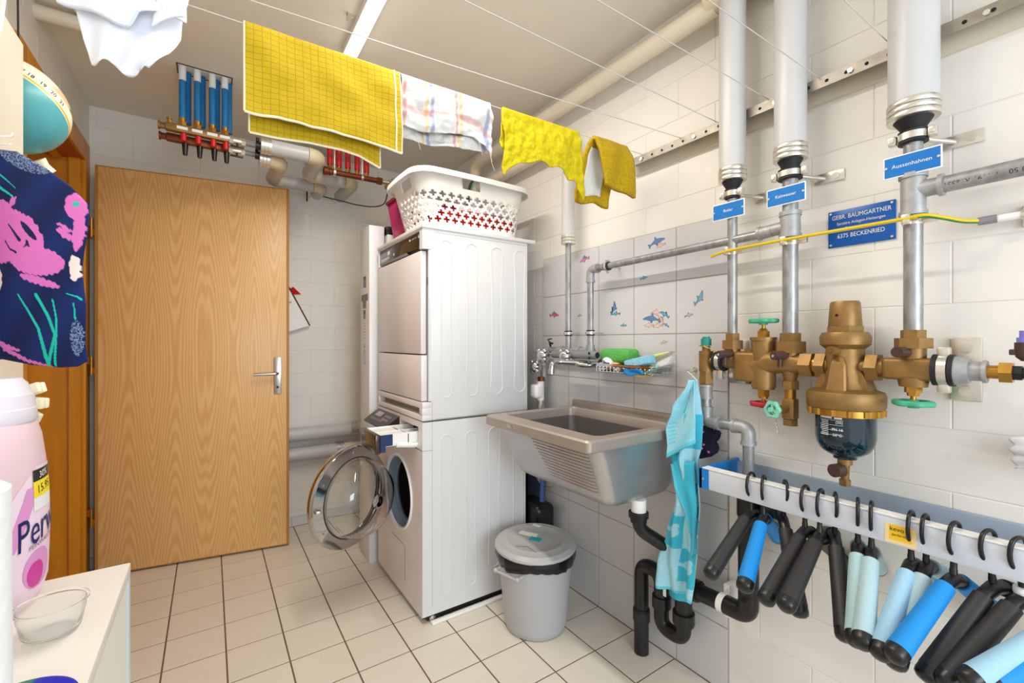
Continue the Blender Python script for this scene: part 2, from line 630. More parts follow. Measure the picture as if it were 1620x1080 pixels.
def text(name, body, size, o, ex, ey, m, parent, th=0.0004, sx=1.0, align='CENTER', label=None, bend=None):
    cu = bpy.data.curves.new('t', 'FONT')
    cu.body = body
    cu.size = size
    cu.align_x = align
    cu.align_y = 'CENTER'
    cu.extrude = 0
    cu.resolution_u = 3
    tmp = bpy.data.objects.new('t', cu)
    me = bpy.data.meshes.new_from_object(tmp)
    vs = [v.co.copy() for v in me.vertices]
    fs = [tuple(p.vertices) for p in me.polygons]
    bpy.data.objects.remove(tmp)
    bpy.data.meshes.remove(me)
    bpy.data.curves.remove(cu)
    mb = MB()
    o = V(o)
    ex = V(ex)
    ey = V(ey)
    n = ex.cross(ey)
    if bend:
        mb.add([bend(p.x * sx, p.y) for p in vs], fs)
    else:
        mb.add([o + ex * (p.x * sx) + ey * p.y + n * th for p in vs], fs)
    return obj(name, mb, m, parent, label, smooth=False)


def copy_tree(o, parent=None):
    c = o.copy()
    COL.objects.link(c)
    if parent:
        c.parent = parent
    for ch in o.children:
        copy_tree(ch, c)
    return c


# ------------------------------------------------------------------ the room
XR, YB, XL, H = 1.465, 3.19, -0.529, 2.445
XT = 1.455      # face of the tiles on the right wall
PIECES = {}


def piece(parent, name, wall, a, b, wd, ht, face, depth, ch, m):
    """one block or tile; wall 'R' faces -X, 'B' faces -Y, 'L' faces +X, 'F' faces +Z"""
    key = (wall, round(wd, 4), round(ht, 4), depth, ch, m.name)
    if key not in PIECES:
        mp = {'R': lambda u, v, n: (-n, u, v), 'B': lambda u, v, n: (u, -n, v), 'L': lambda u, v, n: (n, u, v), 'F': lambda u, v, n: (u, v, n)}[wall]
        vs = []
        for q, n in ((0, -depth), (0, -ch), (ch, 0)):
            for u, v in ((q, q), (wd - q, q), (wd - q, ht - q), (q, ht - q)):
                vs.append(mp(u, v, n))
        fs = [(8, 9, 10, 11)]
        for k in (0, 4):
            fs += [(k + i, k + (i + 1) % 4, k + 4 + (i + 1) % 4, k + 4 + i) for i in range(4)]
        mb = MB().add(vs, fs)
        o = obj(name, mb, m, parent, smooth=False)
        PIECES[key] = o.data
    else:
        o = bpy.data.objects.new(name, PIECES[key])
        COL.objects.link(o)
        o.parent = parent
    o.location = {'R': (face, a, b), 'B': (a, face, b), 'L': (face, a, b), 'F': (a, b, face)}[wall]
    return o


def blocks(parent, wall, a0, a1, z0, z1, face, skip=None, bl=0.30, shift=0.0):
    k = 0
    j = 0.0013
    zz = -0.06
    while zz < z1:
        lo, hi = max(zz, z0), min(zz + 0.15, z1)
        if hi - lo > 0.02:
            x = a0 - bl + (0.5 * bl if k % 2 else 0) + shift
            while x < a1:
                l, r = max(x, a0), min(x + bl, a1)
                if r - l > 0.015 and not (skip and skip(l, r, lo, hi)):
                    piece(parent, 'block', wall, l + j, lo + j, r - l - 2 * j, hi - lo - 2 * j, face, 0.003, 0.0012, M['paint'])
                x += bl
        zz += 0.15
        k += 1


floor = obj('floor', MB().box(-1.1, 1.5, -0.9, 3.25, -0.06, -0.0012), M['floor_grout'], kind='structure')
xs = [-1.1] + [-0.1456 + 0.1975 * k for k in range(-4, 8)] + [1.455]
ys = [3.178] + [2.649 - 0.2003 * k for k in range(-2, 17)]
for i in range(len(xs) - 1):
    for k in range(len(ys) - 1):
        y1, y0 = ys[k], ys[k + 1]
        if xs[i + 1] < -0.56 and y1 < 2.1:
            continue
        if y1 < 0.3 and xs[i] < 0.6:
            continue
        piece(floor, 'tile', 'F', xs[i] + 0.0027, y0 + 0.0024, xs[i + 1] - xs[i] - 0.0054, y1 - y0 - 0.0048, 0.0, 0.001, 0.0006, M['floor_tile'])

wr = obj('wall_right', MB().box(XR + 0.0016, XR + 0.16, -0.9, YB + 0.16, -0.06, H + 0.06), M['mortar'], kind='structure')
TY = [0.8365 + 0.2025 * k for k in range(6)]
TZ = [0.0] + [0.2225 + 0.2013 * k for k in range(8)]
blocks(wr, 'R', -0.60, YB, 0.0, H, XR, skip=lambda l, r, lo, hi: l > TY[0] - 0.01 and r < TY[-1] + 0.01 and hi < 1.62, shift=0.137)
obj('grout', MB().box(XT + 0.0012, XR + 0.004, TY[0], TY[-1], 0.0, TZ[-1]), M['wall_grout'], wr)
tiles = {}
for i in range(5):
    for k in range(8):
        tiles[(i, k)] = piece(wr, 'tile', 'R', TY[i] + 0.002, TZ[k] + 0.002, TY[i + 1] - TY[i] - 0.004, TZ[k + 1] - TZ[k] - 0.004, XT, 0.006, 0.0008, M['wall_tile'])

wb = obj('wall_back', MB().box(XL - 0.2, XR + 0.16, YB + 0.0016, YB + 0.16, -0.06, H + 0.06), M['mortar'], kind='structure')
blocks(wb, 'B', XL, XR, 0.0, H, YB, shift=0.03)
bb = obj('baseboard_back', MB().box(XL, XR, 3.181, YB + 0.003, 0.0, 0.059), M['wall_grout'], kind='structure')
x = -0.55
while x < 1.46:
    a, b_ = max(x, XL), min(x + 0.1975, XR)
    piece(bb, 'tile', 'B', a + 0.001, 0.0015, b_ - a - 0.002, 0.0585, 3.178, 0.003, 0.0008, M['wall_tile'])
    x += 0.1975

# left wall with the door opening (Y 2.17 to 3.06)
OY0, OY1, OZ = 2.17, 3.06, 2.125
wl = obj('wall_left', MB().box(XL - 0.24, XL - 0.0016, -0.9, OY0, -0.06, H + 0.06).box(XL - 0.24, XL - 0.0016, OY1, YB + 0.1, -0.06, H + 0.06)
         .box(XL - 0.24, XL - 0.0016, OY0, OY1, OZ, H + 0.06), M['mortar'], kind='structure')
blocks(wl, 'L', 0.9, YB, 0.0, H, XL, skip=lambda l, r, lo, hi: r > OY0 - 0.08 and lo < OZ - 0.05, shift=0.1)
obj('ceiling', MB().box(XL - 0.24, XR + 0.16, -0.9, YB + 0.16, H, H + 0.08), M['ceiling'], kind='structure')

# door frame in the left wall
df = obj('trim_1', MB().rbox(XL - 0.002, XL + 0.014, OY1 - 0.015, OY1 + 0.075, 0.0, OZ + 0.085, 0.003)
         .rbox(XL - 0.002, XL + 0.014, OY0 - 0.075, OY0 + 0.015, 0.0, OZ + 0.085, 0.003), M['frame'], kind='structure')
obj('head_casing', MB().rbox(XL - 0.002, XL + 0.014, OY0 + 0.015, OY1 - 0.015, OZ - 0.015, OZ + 0.085, 0.003), M['frame'], df)
obj('jamb_lining', MB().box(XL - 0.30, XL, OY1 - 0.018, OY1, 0, OZ), M['frame'], df)
obj('rebate', MB().box(XL - 0.045, XL - 0.002, OY1 - 0.034, OY1 - 0.018, 0, OZ - 0.016), M['frame'], df)
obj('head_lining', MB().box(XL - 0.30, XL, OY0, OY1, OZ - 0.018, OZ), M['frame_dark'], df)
obj('head_rebate', MB().box(XL - 0.10, XL - 0.07, OY0, OY1 - 0.034, OZ - 0.034, OZ - 0.018), M['frame'], df)
obj('backing_panel', MB().box(XL - 0.32, XL - 0.30, OY0 - 0.05, OY1 + 0.05, 0, OZ), M['frame'], df)

# the open door leaf, hinged by the frame and standing almost parallel to the back wall
dl = thing('door_1', None, None, (-0.482, 3.047, 0.010))
dl['kind'] = 'structure'
ang = math.atan2(2.900 - 3.047, 0.384 + 0.482)
DW, DH = 0.878, 2.085
dm = MB()
dm.rbox(0, DW, 0.0, 0.040, 0, DH, 0.0025)
leaf = obj('door_leaf', MB().rbox(0.012, DW - 0.012, -0.001, 0.038, 0.004, DH - 0.006, 0.002), M['wood'], None)
leaf.parent = dl
edge = obj('edge_band', MB().box(0, 0.012, 0.0, 0.039, 0, DH).box(DW - 0.012, DW, 0.0, 0.039, 0, DH).box(0.0, DW, 0.0, 0.039, DH - 0.006, DH).box(0, DW, 0.0, 0.039, 0, 0.004), M['edge'], None)
edge.parent = dl
hp = obj('handle_plate', MB().rbox(DW - 0.078, DW - 0.038, -0.009, -0.001, 0.885, 1.098, 0.004), M['steel'], None, label='steel door handle plate with keyhole')
hp.parent = dl
lv = obj('lever', MB().tube(fillet([(DW - 0.058, -0.006, 1.005), (DW - 0.058, -0.048, 1.005), (DW - 0.175, -0.050, 1.003)], 0.014), 0.0085, 12), M['steel'], None)
lv.parent = hp
kh = obj('keyhole', MB().cyl((DW - 0.058, -0.0085, 0.925), (DW - 0.058, -0.0105, 0.925), 0.007, n=16), M['black'], None)
kh.parent = hp
for z in (0.25, 1.02, 1.72):
    hg = obj('hinge', MB().cyl((-0.016, 0.008, z), (-0.016, 0.008, z + 0.095), 0.007, n=12).box(-0.016, 0.02, 0.004, 0.010, z + 0.006, z + 0.04).box(-0.04, -0.016, 0.004, 0.010, z + 0.055, z + 0.09), M['brass_bright'], None)
    hg.parent = dl
dl.rotation_euler = (0, 0, ang)

# ------------------------------------------------------------------ ceiling lamp
t = thing('ceiling_lamp', 'long narrow lit batten lamp with white diffuser on the ceiling', 'lamp', (0.49, 1.3, H))
obj('housing', MB().rbox(0.462, 0.518, 0.65, 1.965, 2.412, H - 0.0005, 0.003), M['white_plastic'], t)
obj('diffuser', MB().rbox(0.468, 0.512, 0.655, 1.960, 2.390, 2.4125, 0.006), M['lamp'], t)
t = obj('lamp_clip', MB().box(0.430, 0.462, 1.74, 1.75, 2.436, 2.4448).box(0.430, 0.434, 1.735, 1.755, 2.420, 2.4448), M['bright'], None)
tag(t, 'tiny metal clip on the ceiling left of the batten lamp', 'clip')

# ------------------------------------------------------------------ clothes lines and their wall rail
t = thing('line_rail', 'perforated zinc angle rail screwed along the right wall near ceiling', 'rail', (1.43, 0.3, 1.915))
rm = MB()
rm.box(1.405, XR - 0.001, -0.45, 1.235, 1.932, 1.935)
rm.box(1.405, 1.408, -0.45, 1.235, 1.905, 1.932)
obj('angle_profile', rm, M['rail'], t)
hm = MB()
y = 1.20
while y > -0.05:
    hm.cyl((1.4052, y, 1.919), (1.4042, y, 1.919), 0.0045, n=10)
    y -= 0.045
obj('slot', hm, M['void'], t, kind='stuff')
for y in (1.16, 0.93, 0.66, 0.47, 0.22):
    obj('bolt', MB().hexn((1.405, y, 1.918), (1.400, y, 1.918), 0.0065), M['bright'], t)
obj('wall_batten', MB().box(1.45, XR - 0.001, -0.45, 1.235, 1.885, 1.930), M['insul_warm'], t)
LN = [((-0.40, 1.202, 1.932), (1.43, 1.159, 1.937)), ((-0.40, 1.142, 1.932), (1.43, 0.986, 1.937)), ((-0.40, 0.842, 1.932), (1.43, 0.848, 1.937)),
      ((-0.40, 0.695, 1.935), (1.43, 0.680, 1.937)), ((-0.40, 0.57, 1.935), (1.43, 0.545, 1.937)), ((-0.40, 0.42, 1.94), (1.43, 0.388, 1.945))]
LL = ['furthest clothes line, carrying the yellow towel and cloths', 'second clothes line from the back, empty', 'third clothes line from the back, empty, ending by the first riser',
      'fourth clothes line, empty, ending between the first two risers', 'fifth clothes line, empty, ending between second and third riser', 'nearest clothes line, empty, ending beyond the third riser']
for (a, b_), lb in zip(LN, LL):
    a, b_ = V(a), V(b_)
    pts = [a.lerp(b_, k / 8) - V((0, 0, 0.004 * math.sin(math.pi * k / 8))) for k in range(9)]
    pts += [b_ + V((0.006, 0, -0.004)), b_ + V((0.008, 0, -0.012))]
    o = obj('clothes_line', MB().tube(pts, 0.0013, 6), M['wire'])
    tag(o, 'pale plastic ' + lb, 'line', 'clothes lines')


def line1(x):
    k = (x + 0.40) / 1.83
    return V((x, 1.202 - 0.043 * k, 1.932 + 0.005 * k - 0.004 * math.sin(math.pi * k)))


def drape(name, x0, x1, front, back, fn_off, nu, nv, m, label, cat, colf=None, uvf=None, solid=0.004, parent=None, gap=0.008, group=None, xf=None, xb=None):
    """cloth over line 1: t 0 at the rear hem, up over the line, down to the front hem. front/back(s)->drop length"""
    def fn(s, t):
        s0 = s
        lf, lb = front(s), back(s)
        tot = lf + lb
        d = t * tot - lb          # negative behind, positive in front
        if xf and d > 0:
            x = x0 + (x1 - x0) * s0 + xf(s0, d)
        elif xb and d < 0:
            x = x0 + (x1 - x0) * s0 + xb(s0, -d)
        else:
            x = x0 + (x1 - x0) * s0
        p = line1(x)
        r = 0.0045
        k = max(-1, min(1, d / 0.012))
        yy = -r * math.sin(k * math.pi / 2) - (gap if d > 0 else -gap) * min(1, abs(d) / 0.06)
        zz = r * math.cos(k * math.pi / 2) - max(0, abs(d) - 0.012)
        oy = fn_off(s0, d) * min(1, abs(d) / 0.05)
        return V((p.x, p.y + yy + oy, p.z + zz))
    mb = MB()
    mb.grid(fn, nu, nv, colf, uvf)
    o = obj(name, mb, m, parent, smooth=True, ang=180, solid=solid)
    return (tag(o, label, cat, group), fn)


# large quilted yellow towel
fr = lambda s: 0.215 + 0.006 * math.sin(s * 4 + 2.6) + 0.012 * s + 0.003 * NZ.noise(V((s * 9, 0, 0)))
bk = lambda s: 0.245 + 0.004 * math.sin(s * 7 + 1) + (0.02 * max(0, (s - 0.82) / 0.18))
t, tf = drape('towel', 0.065, 0.427, fr, bk, lambda s, d: 0.008 * NZ.noise(V((s * 5, d * 16, 9.0))) + (0.0 if d > 0 else 0.012), 72, 60, M['quilt'],
              'large yellow quilted towel with cream edges hanging over the line', 'towel',
              uvf=lambda s, t: (s * 0.362, t * 0.46), xb=lambda s, d: 0.012 - 0.055 * s * min(1, d / 0.2), xf=lambda s, d: 0.006 * s * d / 0.2)
hem = MB()
for tt in (0.0, 1.0):
    hem.tube([tf(k / 48, tt) for k in range(49)], 0.0032, 6)
for ss in (0.0, 1.0):
    hem.tube([tf(ss, k / 40) for k in range(41)], 0.0028, 6)
hem2 = [tf(0.955, 0.53 + 0.47 * k / 20) + V((0, -0.003, 0)) for k in range(21)]
hem.tube(hem2, 0.0026, 6)
obj('hem', hem, M['towel_edge'], t)


# white cloth with coloured stripes
def stripes(s, t):
    c = [0.70, 0.68, 0.65]
    d = t * 0.34 - 0.17
    def band(v, c0, w, col, a=0.75):
        k = max(0.0, 1 - abs(v - c0) / w)
        k = min(1, k * 2.6) * a * (0.72 + 0.28 * math.sin(s * 390) * math.sin(t * 420))
        for i in range(3):
            c[i] = c[i] * (1 - k) + col[i] * k
    red, yel, blu = rgb(196, 70, 58), rgb(214, 180, 40), rgb(58, 92, 172)
    band(s, 0.03, 0.022, red)
    band(s, 0.25, 0.02, yel)
    band(s, 0.31, 0.024, blu)
    band(s, 0.585, 0.018, red)
    band(s, 0.635, 0.024, yel)
    band(s, 0.935, 0.03, blu)
    band(d, 0.115, 0.012, red, 0.55)
    band(d, 0.062, 0.007, red, 0.3)
    band(d, -0.10, 0.012, yel, 0.5)
    return (c[0], c[1], c[2], 1)


fr = lambda s: 0.143 + 0.012 * math.sin(s * 6 + 0.5) + (0.03 * max(0, (s - 0.85) / 0.15))
bk = lambda s: 0.168 + 0.010 * math.sin(s * 5)
t, tf = drape('dish_cloth', 0.432, 0.716, fr, bk, lambda s, d: 0.004 * math.sin(s * 7 - d * 40) + 0.016 * NZ.noise(V((s * 4, d * 26, 2.0))) + 0.009 * NZ.noise(V((s * 11, d * 60, 5.0))), 150, 90, M['terry_paint'],
              'crumpled white cloth with red, yellow and blue stripes on the line', 'cloth', colf=stripes, solid=0.0025)
th = MB()
for ss, tt, ln in ((0.2, 0.0, 0.02), (0.86, 1.0, 0.035), (0.985, 1.0, 0.045), (0.965, 1.0, 0.028)):
    p = tf(ss, tt)
    th.tube([p, p + V((0.004, 0, -ln * 0.5)), p + V((0.001 + 0.3 * ln, 0, -ln))], 0.0006, 5)
obj('loose_thread', th, M['towel_edge'], t)

# bright yellow crumpled cloth
def ycol(s, d):
    return 0.005 * math.sin(s * 5 + d * 12) + 0.010 * NZ.noise(V((s * 5, d * 14, 3.1))) + 0.007 * NZ.noise(V((s * 14, d * 42, 7.7))) + 0.003 * NZ.noise(V((s * 40, d * 110, 1.2)))


fr = lambda s: 0.222 - 0.068 * math.sin(math.pi * min(1, max(0, (s - 0.02) / 0.92))) ** 0.6 + 0.012 * math.sin(s * 26) * s + (0.018 if s > 0.9 else 0)
bk = lambda s: 0.13 + 0.01 * math.sin(s * 6)
drape('cleaning_cloth', 0.762, 1.072, fr, bk, ycol, 110, 90, M['yellow_cloth'], 'bright yellow crumpled cloth hanging on the line between striped cloth and mitt', 'cloth',
      xf=lambda s, d: 0.022 * d / 0.2 * s - 0.006 * math.sin(d * 40) * (1 - s))

# mustard terry pad folded over the line
t, tf = drape('wash_pad', 1.148, 1.305, lambda s: 0.185 + 0.02 * s, lambda s: 0.235 + 0.006 * math.sin(8 * s), lambda s, d: 0.004 * math.sin(s * 9 + d * 25) + (0.010 if d < 0 else -0.004), 24, 44, M['mustard'],
              'dark mustard terry mitt folded over the right end of the line', 'mitt', solid=0.013, gap=0.022,
              xf=lambda s, d: 0.028 * min(1, d / 0.18), xb=lambda s, d: -0.048 * min(1, d / 0.2))
def lin_fn(s, tt):
    p = tf(0.10 + 0.62 * s, 0.06 + 0.42 * tt)
    return p + V((0, -0.0082, 0))
obj('white_lining', MB().grid(lin_fn, 12, 20), M['lining'], t, label='white ribbed lining inside the folded mitt', ang=180, solid=0.002)

# white garment at the top left
t = thing('shirt', 'white cotton undershirt hanging over the line at the top left', 'shirt', (-0.13, 1.19, 1.93))
def sh(s, tt):
    # s across, tt down; from the line to the hem
    xl = [-0.245, -0.232, -0.214, -0.206, -0.192]
    xr = [-0.048, -0.048, -0.052, -0.072, -0.105]
    f = tt * 4
    k = min(3, int(f))
    f -= k
    a = xl[k] * (1 - f) + xl[k + 1] * f
    b2 = xr[k] * (1 - f) + xr[k + 1] * f
    x = a + (b2 - a) * s
    z = 1.936 - tt * (0.180 + 0.012 * math.sin(s * 11 + 1)) - 0.018 * math.sin(math.pi * s) * tt
    y = 1.188 - 0.022 * math.sin(math.pi * s) * (0.3 + tt) - 0.010 * math.sin(s * 16 + tt * 5) * tt - 0.006 * math.sin(s * 5 - tt * 11)
    return V((x, y, z))
obj('body', MB().grid(sh, 44, 36), M['shirt'], t, ang=180, solid=0.003)
def sh2(s, tt):
    x = -0.238 + 0.196 * s
    zb = 1.815 + 0.06 * abs(s - 0.45) ** 1.2 + (0.035 if s > 0.62 else 0.035 * max(0, (s - 0.55) / 0.07))
    z = 1.94 + (zb - 1.94) * tt
    y = 1.168 - 0.020 * math.sin(math.pi * s) * (0.4 + tt) - 0.008 * math.sin(s * 13 + tt * 4)
    return V((x, y, z))
obj('folded_front', MB().grid(sh2, 44, 24), M['shirt'], t, ang=180, solid=0.003)
obj('seam', MB().tube([sh2(k / 44, 0.985) + V((0, -0.003, 0)) for k in range(28)], 0.0022, 6), M['seam'], t)
obj('sleeve', MB().grid(lambda s, tt: V((-0.085 + 0.052 * s - 0.012 * tt, 1.150 - 0.012 * math.sin(3.1 * s) - 0.004 * math.sin(9 * tt), 1.94 - 0.088 * tt * (1 - 0.25 * s) - 0.02 * tt * (1 - s))), 14, 14), M['shirt'], t, ang=180, solid=0.003)

# ------------------------------------------------------------------ heating distributor (blue pipes) and its jacketed pipes
t = thing('heating_manifold', 'brass heating manifold with four blue pipes and red caps under ceiling', 'manifold', (-0.05, 2.5, 2.12))
for yb_, zb_, mm, nm in ((2.50, 2.158, 'brass', 'upper_bar'), (2.545, 2.128, 'copper', 'lower_bar')):
    obj(nm, MB().rbox(-0.165, 0.075, yb_ - 0.017, yb_ + 0.017, zb_ - 0.017, zb_ + 0.017, 0.006).hexn((-0.183, yb_, zb_), (-0.165, yb_, zb_), 0.014)
        .cyl((-0.19, yb_, zb_), (-0.183, yb_, zb_), 0.019, n=16), M[mm], t)
for k, xx in enumerate((-0.103, -0.048, 0.009, 0.058)):
    for dy, nm in ((0, 0), (0.05, 1)):
        p = obj('blue_pipe', MB().cyl((xx + 0.018 * nm, 2.50 + dy, 2.205), (xx + 0.018 * nm, 2.50 + dy, 2.452), 0.0135), M['blue_pipe'], t)
        if not nm:
            obj('peeled_top', MB().lathe([(0.0140, 2.378 + 0.012 * (k % 2)), (0.0140, 2.4445)], (xx, 2.5, 0), n=18), M['peel'], p)
            obj('brass_union', MB().hexn((xx, 2.50, 2.174), (xx, 2.50, 2.192), 0.0165).cyl((xx, 2.5, 2.192), (xx, 2.5, 2.208), 0.0145), M['brass_bright'], t)
    obj('name_label', MB().box(xx - 0.020, xx + 0.020, 2.4815, 2.4832, 2.152, 2.165), M['print'], t)
    obj('red_cap', MB().cyl((xx + 0.004, 2.502, 2.142), (xx + 0.004, 2.502, 2.108), 0.012, 0.011), M['red_cap'], t)
    obj('black_knob', MB().cyl((xx + 0.008, 2.545, 2.112), (xx + 0.008, 2.545, 2.060), 0.013, 0.009), M['black'], t)
for yb_, zb_, mv in ((2.50, 2.158, 1), (2.545, 2.128, 0)):
    obj('ball_valve', MB().hexn((0.075, yb_, zb_), (0.092, yb_, zb_), 0.019).cyl((0.092, yb_, zb_), (0.125, yb_, zb_), 0.017).hexn((0.125, yb_, zb_), (0.142, yb_, zb_), 0.019), M['bright'], t)
    lv = obj('valve_lever', MB().cyl((0.108, yb_ - 0.01, zb_ - 0.015), (0.108, yb_ - 0.01, zb_ - 0.028), 0.005).rbox(0.080, 0.135, yb_ - 0.018, yb_ - 0.006, zb_ - 0.034, zb_ - 0.027, 0.002), M['black'], t)
    obj('steel_stub', MB().cyl((0.142, yb_, zb_), (0.20, yb_, zb_), 0.012), M['grey_sleeve'], t)
    obj('black_coupling', MB().cyl((0.185, yb_, zb_), (0.205, yb_, zb_), 0.020).cyl((0.192, yb_ - 0.006, zb_ + 0.018), (0.192, yb_ - 0.006, zb_ + 0.036), 0.007), M['black'], t)
obj('vent_screw', MB().hexn((-0.150, 2.495, 2.175), (-0.150, 2.495, 2.19), 0.008).cyl((-0.15, 2.495, 2.19), (-0.15, 2.495, 2.195), 0.010), M['brass_bright'], t)
op = MB()
for yy in (2.478, 2.565):
    op.box(-0.125, 0.085, yy, yy + 0.004, H - 0.003, H - 0.0004)
op.box(-0.125, -0.121, 2.478, 2.569, H - 0.003, H - 0.0004).box(0.085, 0.089, 2.478, 2.569, H - 0.003, H - 0.0004)
obj('opening_edge', op, M['black_panel'], t)


def jacket_pipe(label, pts, r, ring_at, ring_dir, group, extra=None):
    tt = thing('jacketed_pipe', label, 'pipe', pts[0], group)
    P = [V(p) for p in pts]
    el = 0.055
    for i in range(len(P) - 1):
        a, b2 = P[i], P[i + 1]
        d = (b2 - a).normalized()
        s = a + d * (el if i else 0)
        e = b2 - d * (el if i < len(P) - 2 else 0)
        obj('jacket', MB().cyl(s, e, r, n=24), M['insul'], tt)
        if i < len(P) - 2:
            c = P[i + 2]
            d2 = (c - b2).normalized()
            arc = [(b2 - d * el) * (1 - k / 8) ** 2 + b2 * 2 * (k / 8) * (1 - k / 8) + (b2 + d2 * el) * (k / 8) ** 2 for k in range(9)]
            obj('elbow', MB().tube(arc, r * 1.03, 24), M['insul_old'], tt)
    rd = V(ring_dir)
    q = V(ring_at)
    rg = MB()
    for k in range(3):
        rg.cyl(q + rd * (0.016 * k), q + rd * (0.016 * k + 0.013), r * 1.06, n=24)
    obj('end_ring', rg, M['bright'], tt)
    e = P[-1]
    obj('wall_rosette', MB().cyl(e - V((0, 0.006, 0)), e + V((0, 0.003, 0)), r * 1.35, n=24), M['white_plastic'], tt)
    return tt


jacket_pipe('white jacketed pipe bending twice from upper manifold bar to back wall', [(0.205, 2.50, 2.165), (0.475, 2.50, 2.165), (0.475, 2.83, 2.175), (0.735, 2.83, 2.18), (0.735, 3.186, 2.187)], 0.038, (0.206, 2.5, 2.165), (1, 0, 0), 'jacketed heating pipes')
jacket_pipe('white jacketed pipe bending from lower manifold bar to back wall', [(0.205, 2.575, 2.125), (0.305, 2.575, 2.125), (0.305, 2.99, 2.16), (0.585, 2.99, 2.17), (0.585, 3.186, 2.177)], 0.036, (0.206, 2.575, 2.125), (1, 0, 0), 'jacketed heating pipes')

# second distributor with red pipes
t = thing('radiator_manifold', 'copper manifold bar with five red lettered pipes behind yellow towel', 'manifold', (0.7, 2.62, 2.15))
obj('copper_bar', MB().cyl((0.535, 2.62, 2.147), (0.83, 2.62, 2.150), 0.0155).hexn((0.815, 2.62, 2.15), (0.845, 2.62, 2.15), 0.021), M['copper'], t)
obj('end_cap', MB().cyl((0.520, 2.62, 2.147), (0.540, 2.62, 2.147), 0.023).cyl((0.548, 2.62, 2.147), (0.56, 2.62, 2.147), 0.020), M['copper'], t)
for k, (xx, tx) in enumerate(((0.553, 'K1'), (0.601, 'NW'), (0.650, 'DW'), (0.702, 'ZW'), (0.755, 'PW'))):
    obj('brass_union', MB().hexn((xx, 2.62, 2.160), (xx, 2.62, 2.178), 0.0135).cyl((xx, 2.62, 2.176), (xx, 2.62, 2.186), 0.010), M['brass_bright'], t)
    rp = obj('red_pipe', MB().cyl((xx, 2.62, 2.184), (xx, 2.62, 2.4440), 0.0155, n=18), M['red_pipe'], t)
    text('lettering', tx, 0.022, (xx, 2.6042, 2.235), (0, 0, 1), (-1, 0, 0), M['black_print'], rp)
for xx in (0.576, 0.728):
    obj('hanger_rod', MB().cyl((xx, 2.612, 2.165), (xx, 2.612, 2.4445), 0.004, n=10).cyl((xx, 2.612, 2.19), (xx, 2.612, 2.235), 0.006, n=10).cyl((xx - 0.006, 2.62, 2.149), (xx + 0.006, 2.62, 2.149), 0.021, n=20), M['bright'], t)
obj('steel_nipple', MB().cyl((0.845, 2.62, 2.15), (0.90, 2.62, 2.152), 0.012).hexn((0.885, 2.62, 2.152), (0.905, 2.62, 2.152), 0.019).cyl((0.905, 2.62, 2.152), (0.93, 2.62, 2.152), 0.030), M['bright'], t)
obj('earth_clamp', MB().box(0.868, 0.886, 2.60, 2.64, 2.115, 2.135).cyl((0.877, 2.59, 2.124), (0.877, 2.60, 2.124), 0.008, n=10), M['brass_bright'], t)
o = obj('earth_wire', MB().tube(smooth_path([(0.56, 3.14, 2.17), (0.65, 3.13, 2.155), (0.74, 3.12, 2.145), (0.82, 3.08, 2.125), (0.90, 2.98, 2.10), (0.93, 2.85, 2.09), (0.91, 2.72, 2.11), (0.880, 2.63, 2.122)], 6), 0.004, 8), M['cable_dg'])
tag(o, 'dark green earth wire sagging across the back wall pipes', 'wire')
o = obj('hanger_rod', MB().cyl((0.515, 3.10, 2.10), (0.515, 3.10, 2.4445), 0.005, n=8), M['cable_dg'])
tag(o, 'thin dark rod hanging from the ceiling between white jacketed pipes', 'rod')

# two jacketed pipes low on the back wall
for zc, x1, lb in ((0.606, 0.84, 'upper grey white jacketed pipe low along the back wall'), (0.478, 0.75, 'lower grey white jacketed pipe low along the back wall')):
    tt = thing('heating_pipe', lb, 'pipe', (-0.3, 3.135, zc), 'low jacketed pipes')
    obj('jacket', MB().cyl((-0.45, 3.135, zc), (x1, 3.135, zc - 0.004), 0.043, n=24), M['insul'], tt)
    rg = MB()
    for k in range(3):
        rg.cyl((x1 - 0.05 + 0.018 * k, 3.135, zc), (x1 - 0.036 + 0.018 * k, 3.135, zc), 0.0455, n=24)
    obj('end_ring', rg, M['bright'], tt)
    obj('continuation', MB().cyl((x1 + 0.003, 3.135, zc - 0.004), (1.35, 3.135, zc - 0.004), 0.040, n=20), M['insul_warm'], tt)

# ------------------------------------------------------------------ pipes along the right wall under the ceiling
t = thing('ceiling_pipe', 'long cream jacketed pipe along the top of the right wall', 'pipe', (1.38, 1.5, 2.31))
obj('jacket', MB().cyl((1.38, 0.83, 2.31), (1.38, 2.37, 2.31), 0.034, n=28), M['insul_warm'], t)
obj('elbow', MB().tube([(1.38, 2.37, 2.31), (1.38, 2.41, 2.304), (1.38, 2.44, 2.28), (1.38, 2.452, 2.24), (1.38, 2.452, 2.22)], 0.0355, 24), M['insul_old'], t)
obj('down_pipe', MB().cyl((1.38, 2.452, 2.22), (1.38, 2.452, 1.75), 0.034, n=24), M['insul'], t)
obj('rod_hanger', MB().cyl((1.38, 2.33, 2.34), (1.38, 2.33, 2.4445), 0.006, n=10), M['bright'], t)
obj('wire_bracket', MB().tube(smooth_path([(1.33, 2.45, 2.0), (1.33, 2.445, 2.12), (1.34, 2.40, 2.19), (1.38, 2.36, 2.20)], 5), 0.008, 8), M['cable_dg'], t)
t = thing('water_pipe', 'cream pipe lower on right wall turning down beside faucet into tile', 'pipe', (1.40, 1.573, 2.17))
obj('jacket', MB().cyl((1.40, 1.63, 2.16), (1.40, 2.60, 2.16), 0.030, n=24), M['insul_warm'], t)
obj('elbow', MB().tube([(1.40, 1.64, 2.16), (1.398, 1.60, 2.155), (1.392, 1.58, 2.135), (1.388, 1.573, 2.10), (1.388, 1.573, 2.08)], 0.0315, 24), M['insul_old'], t)
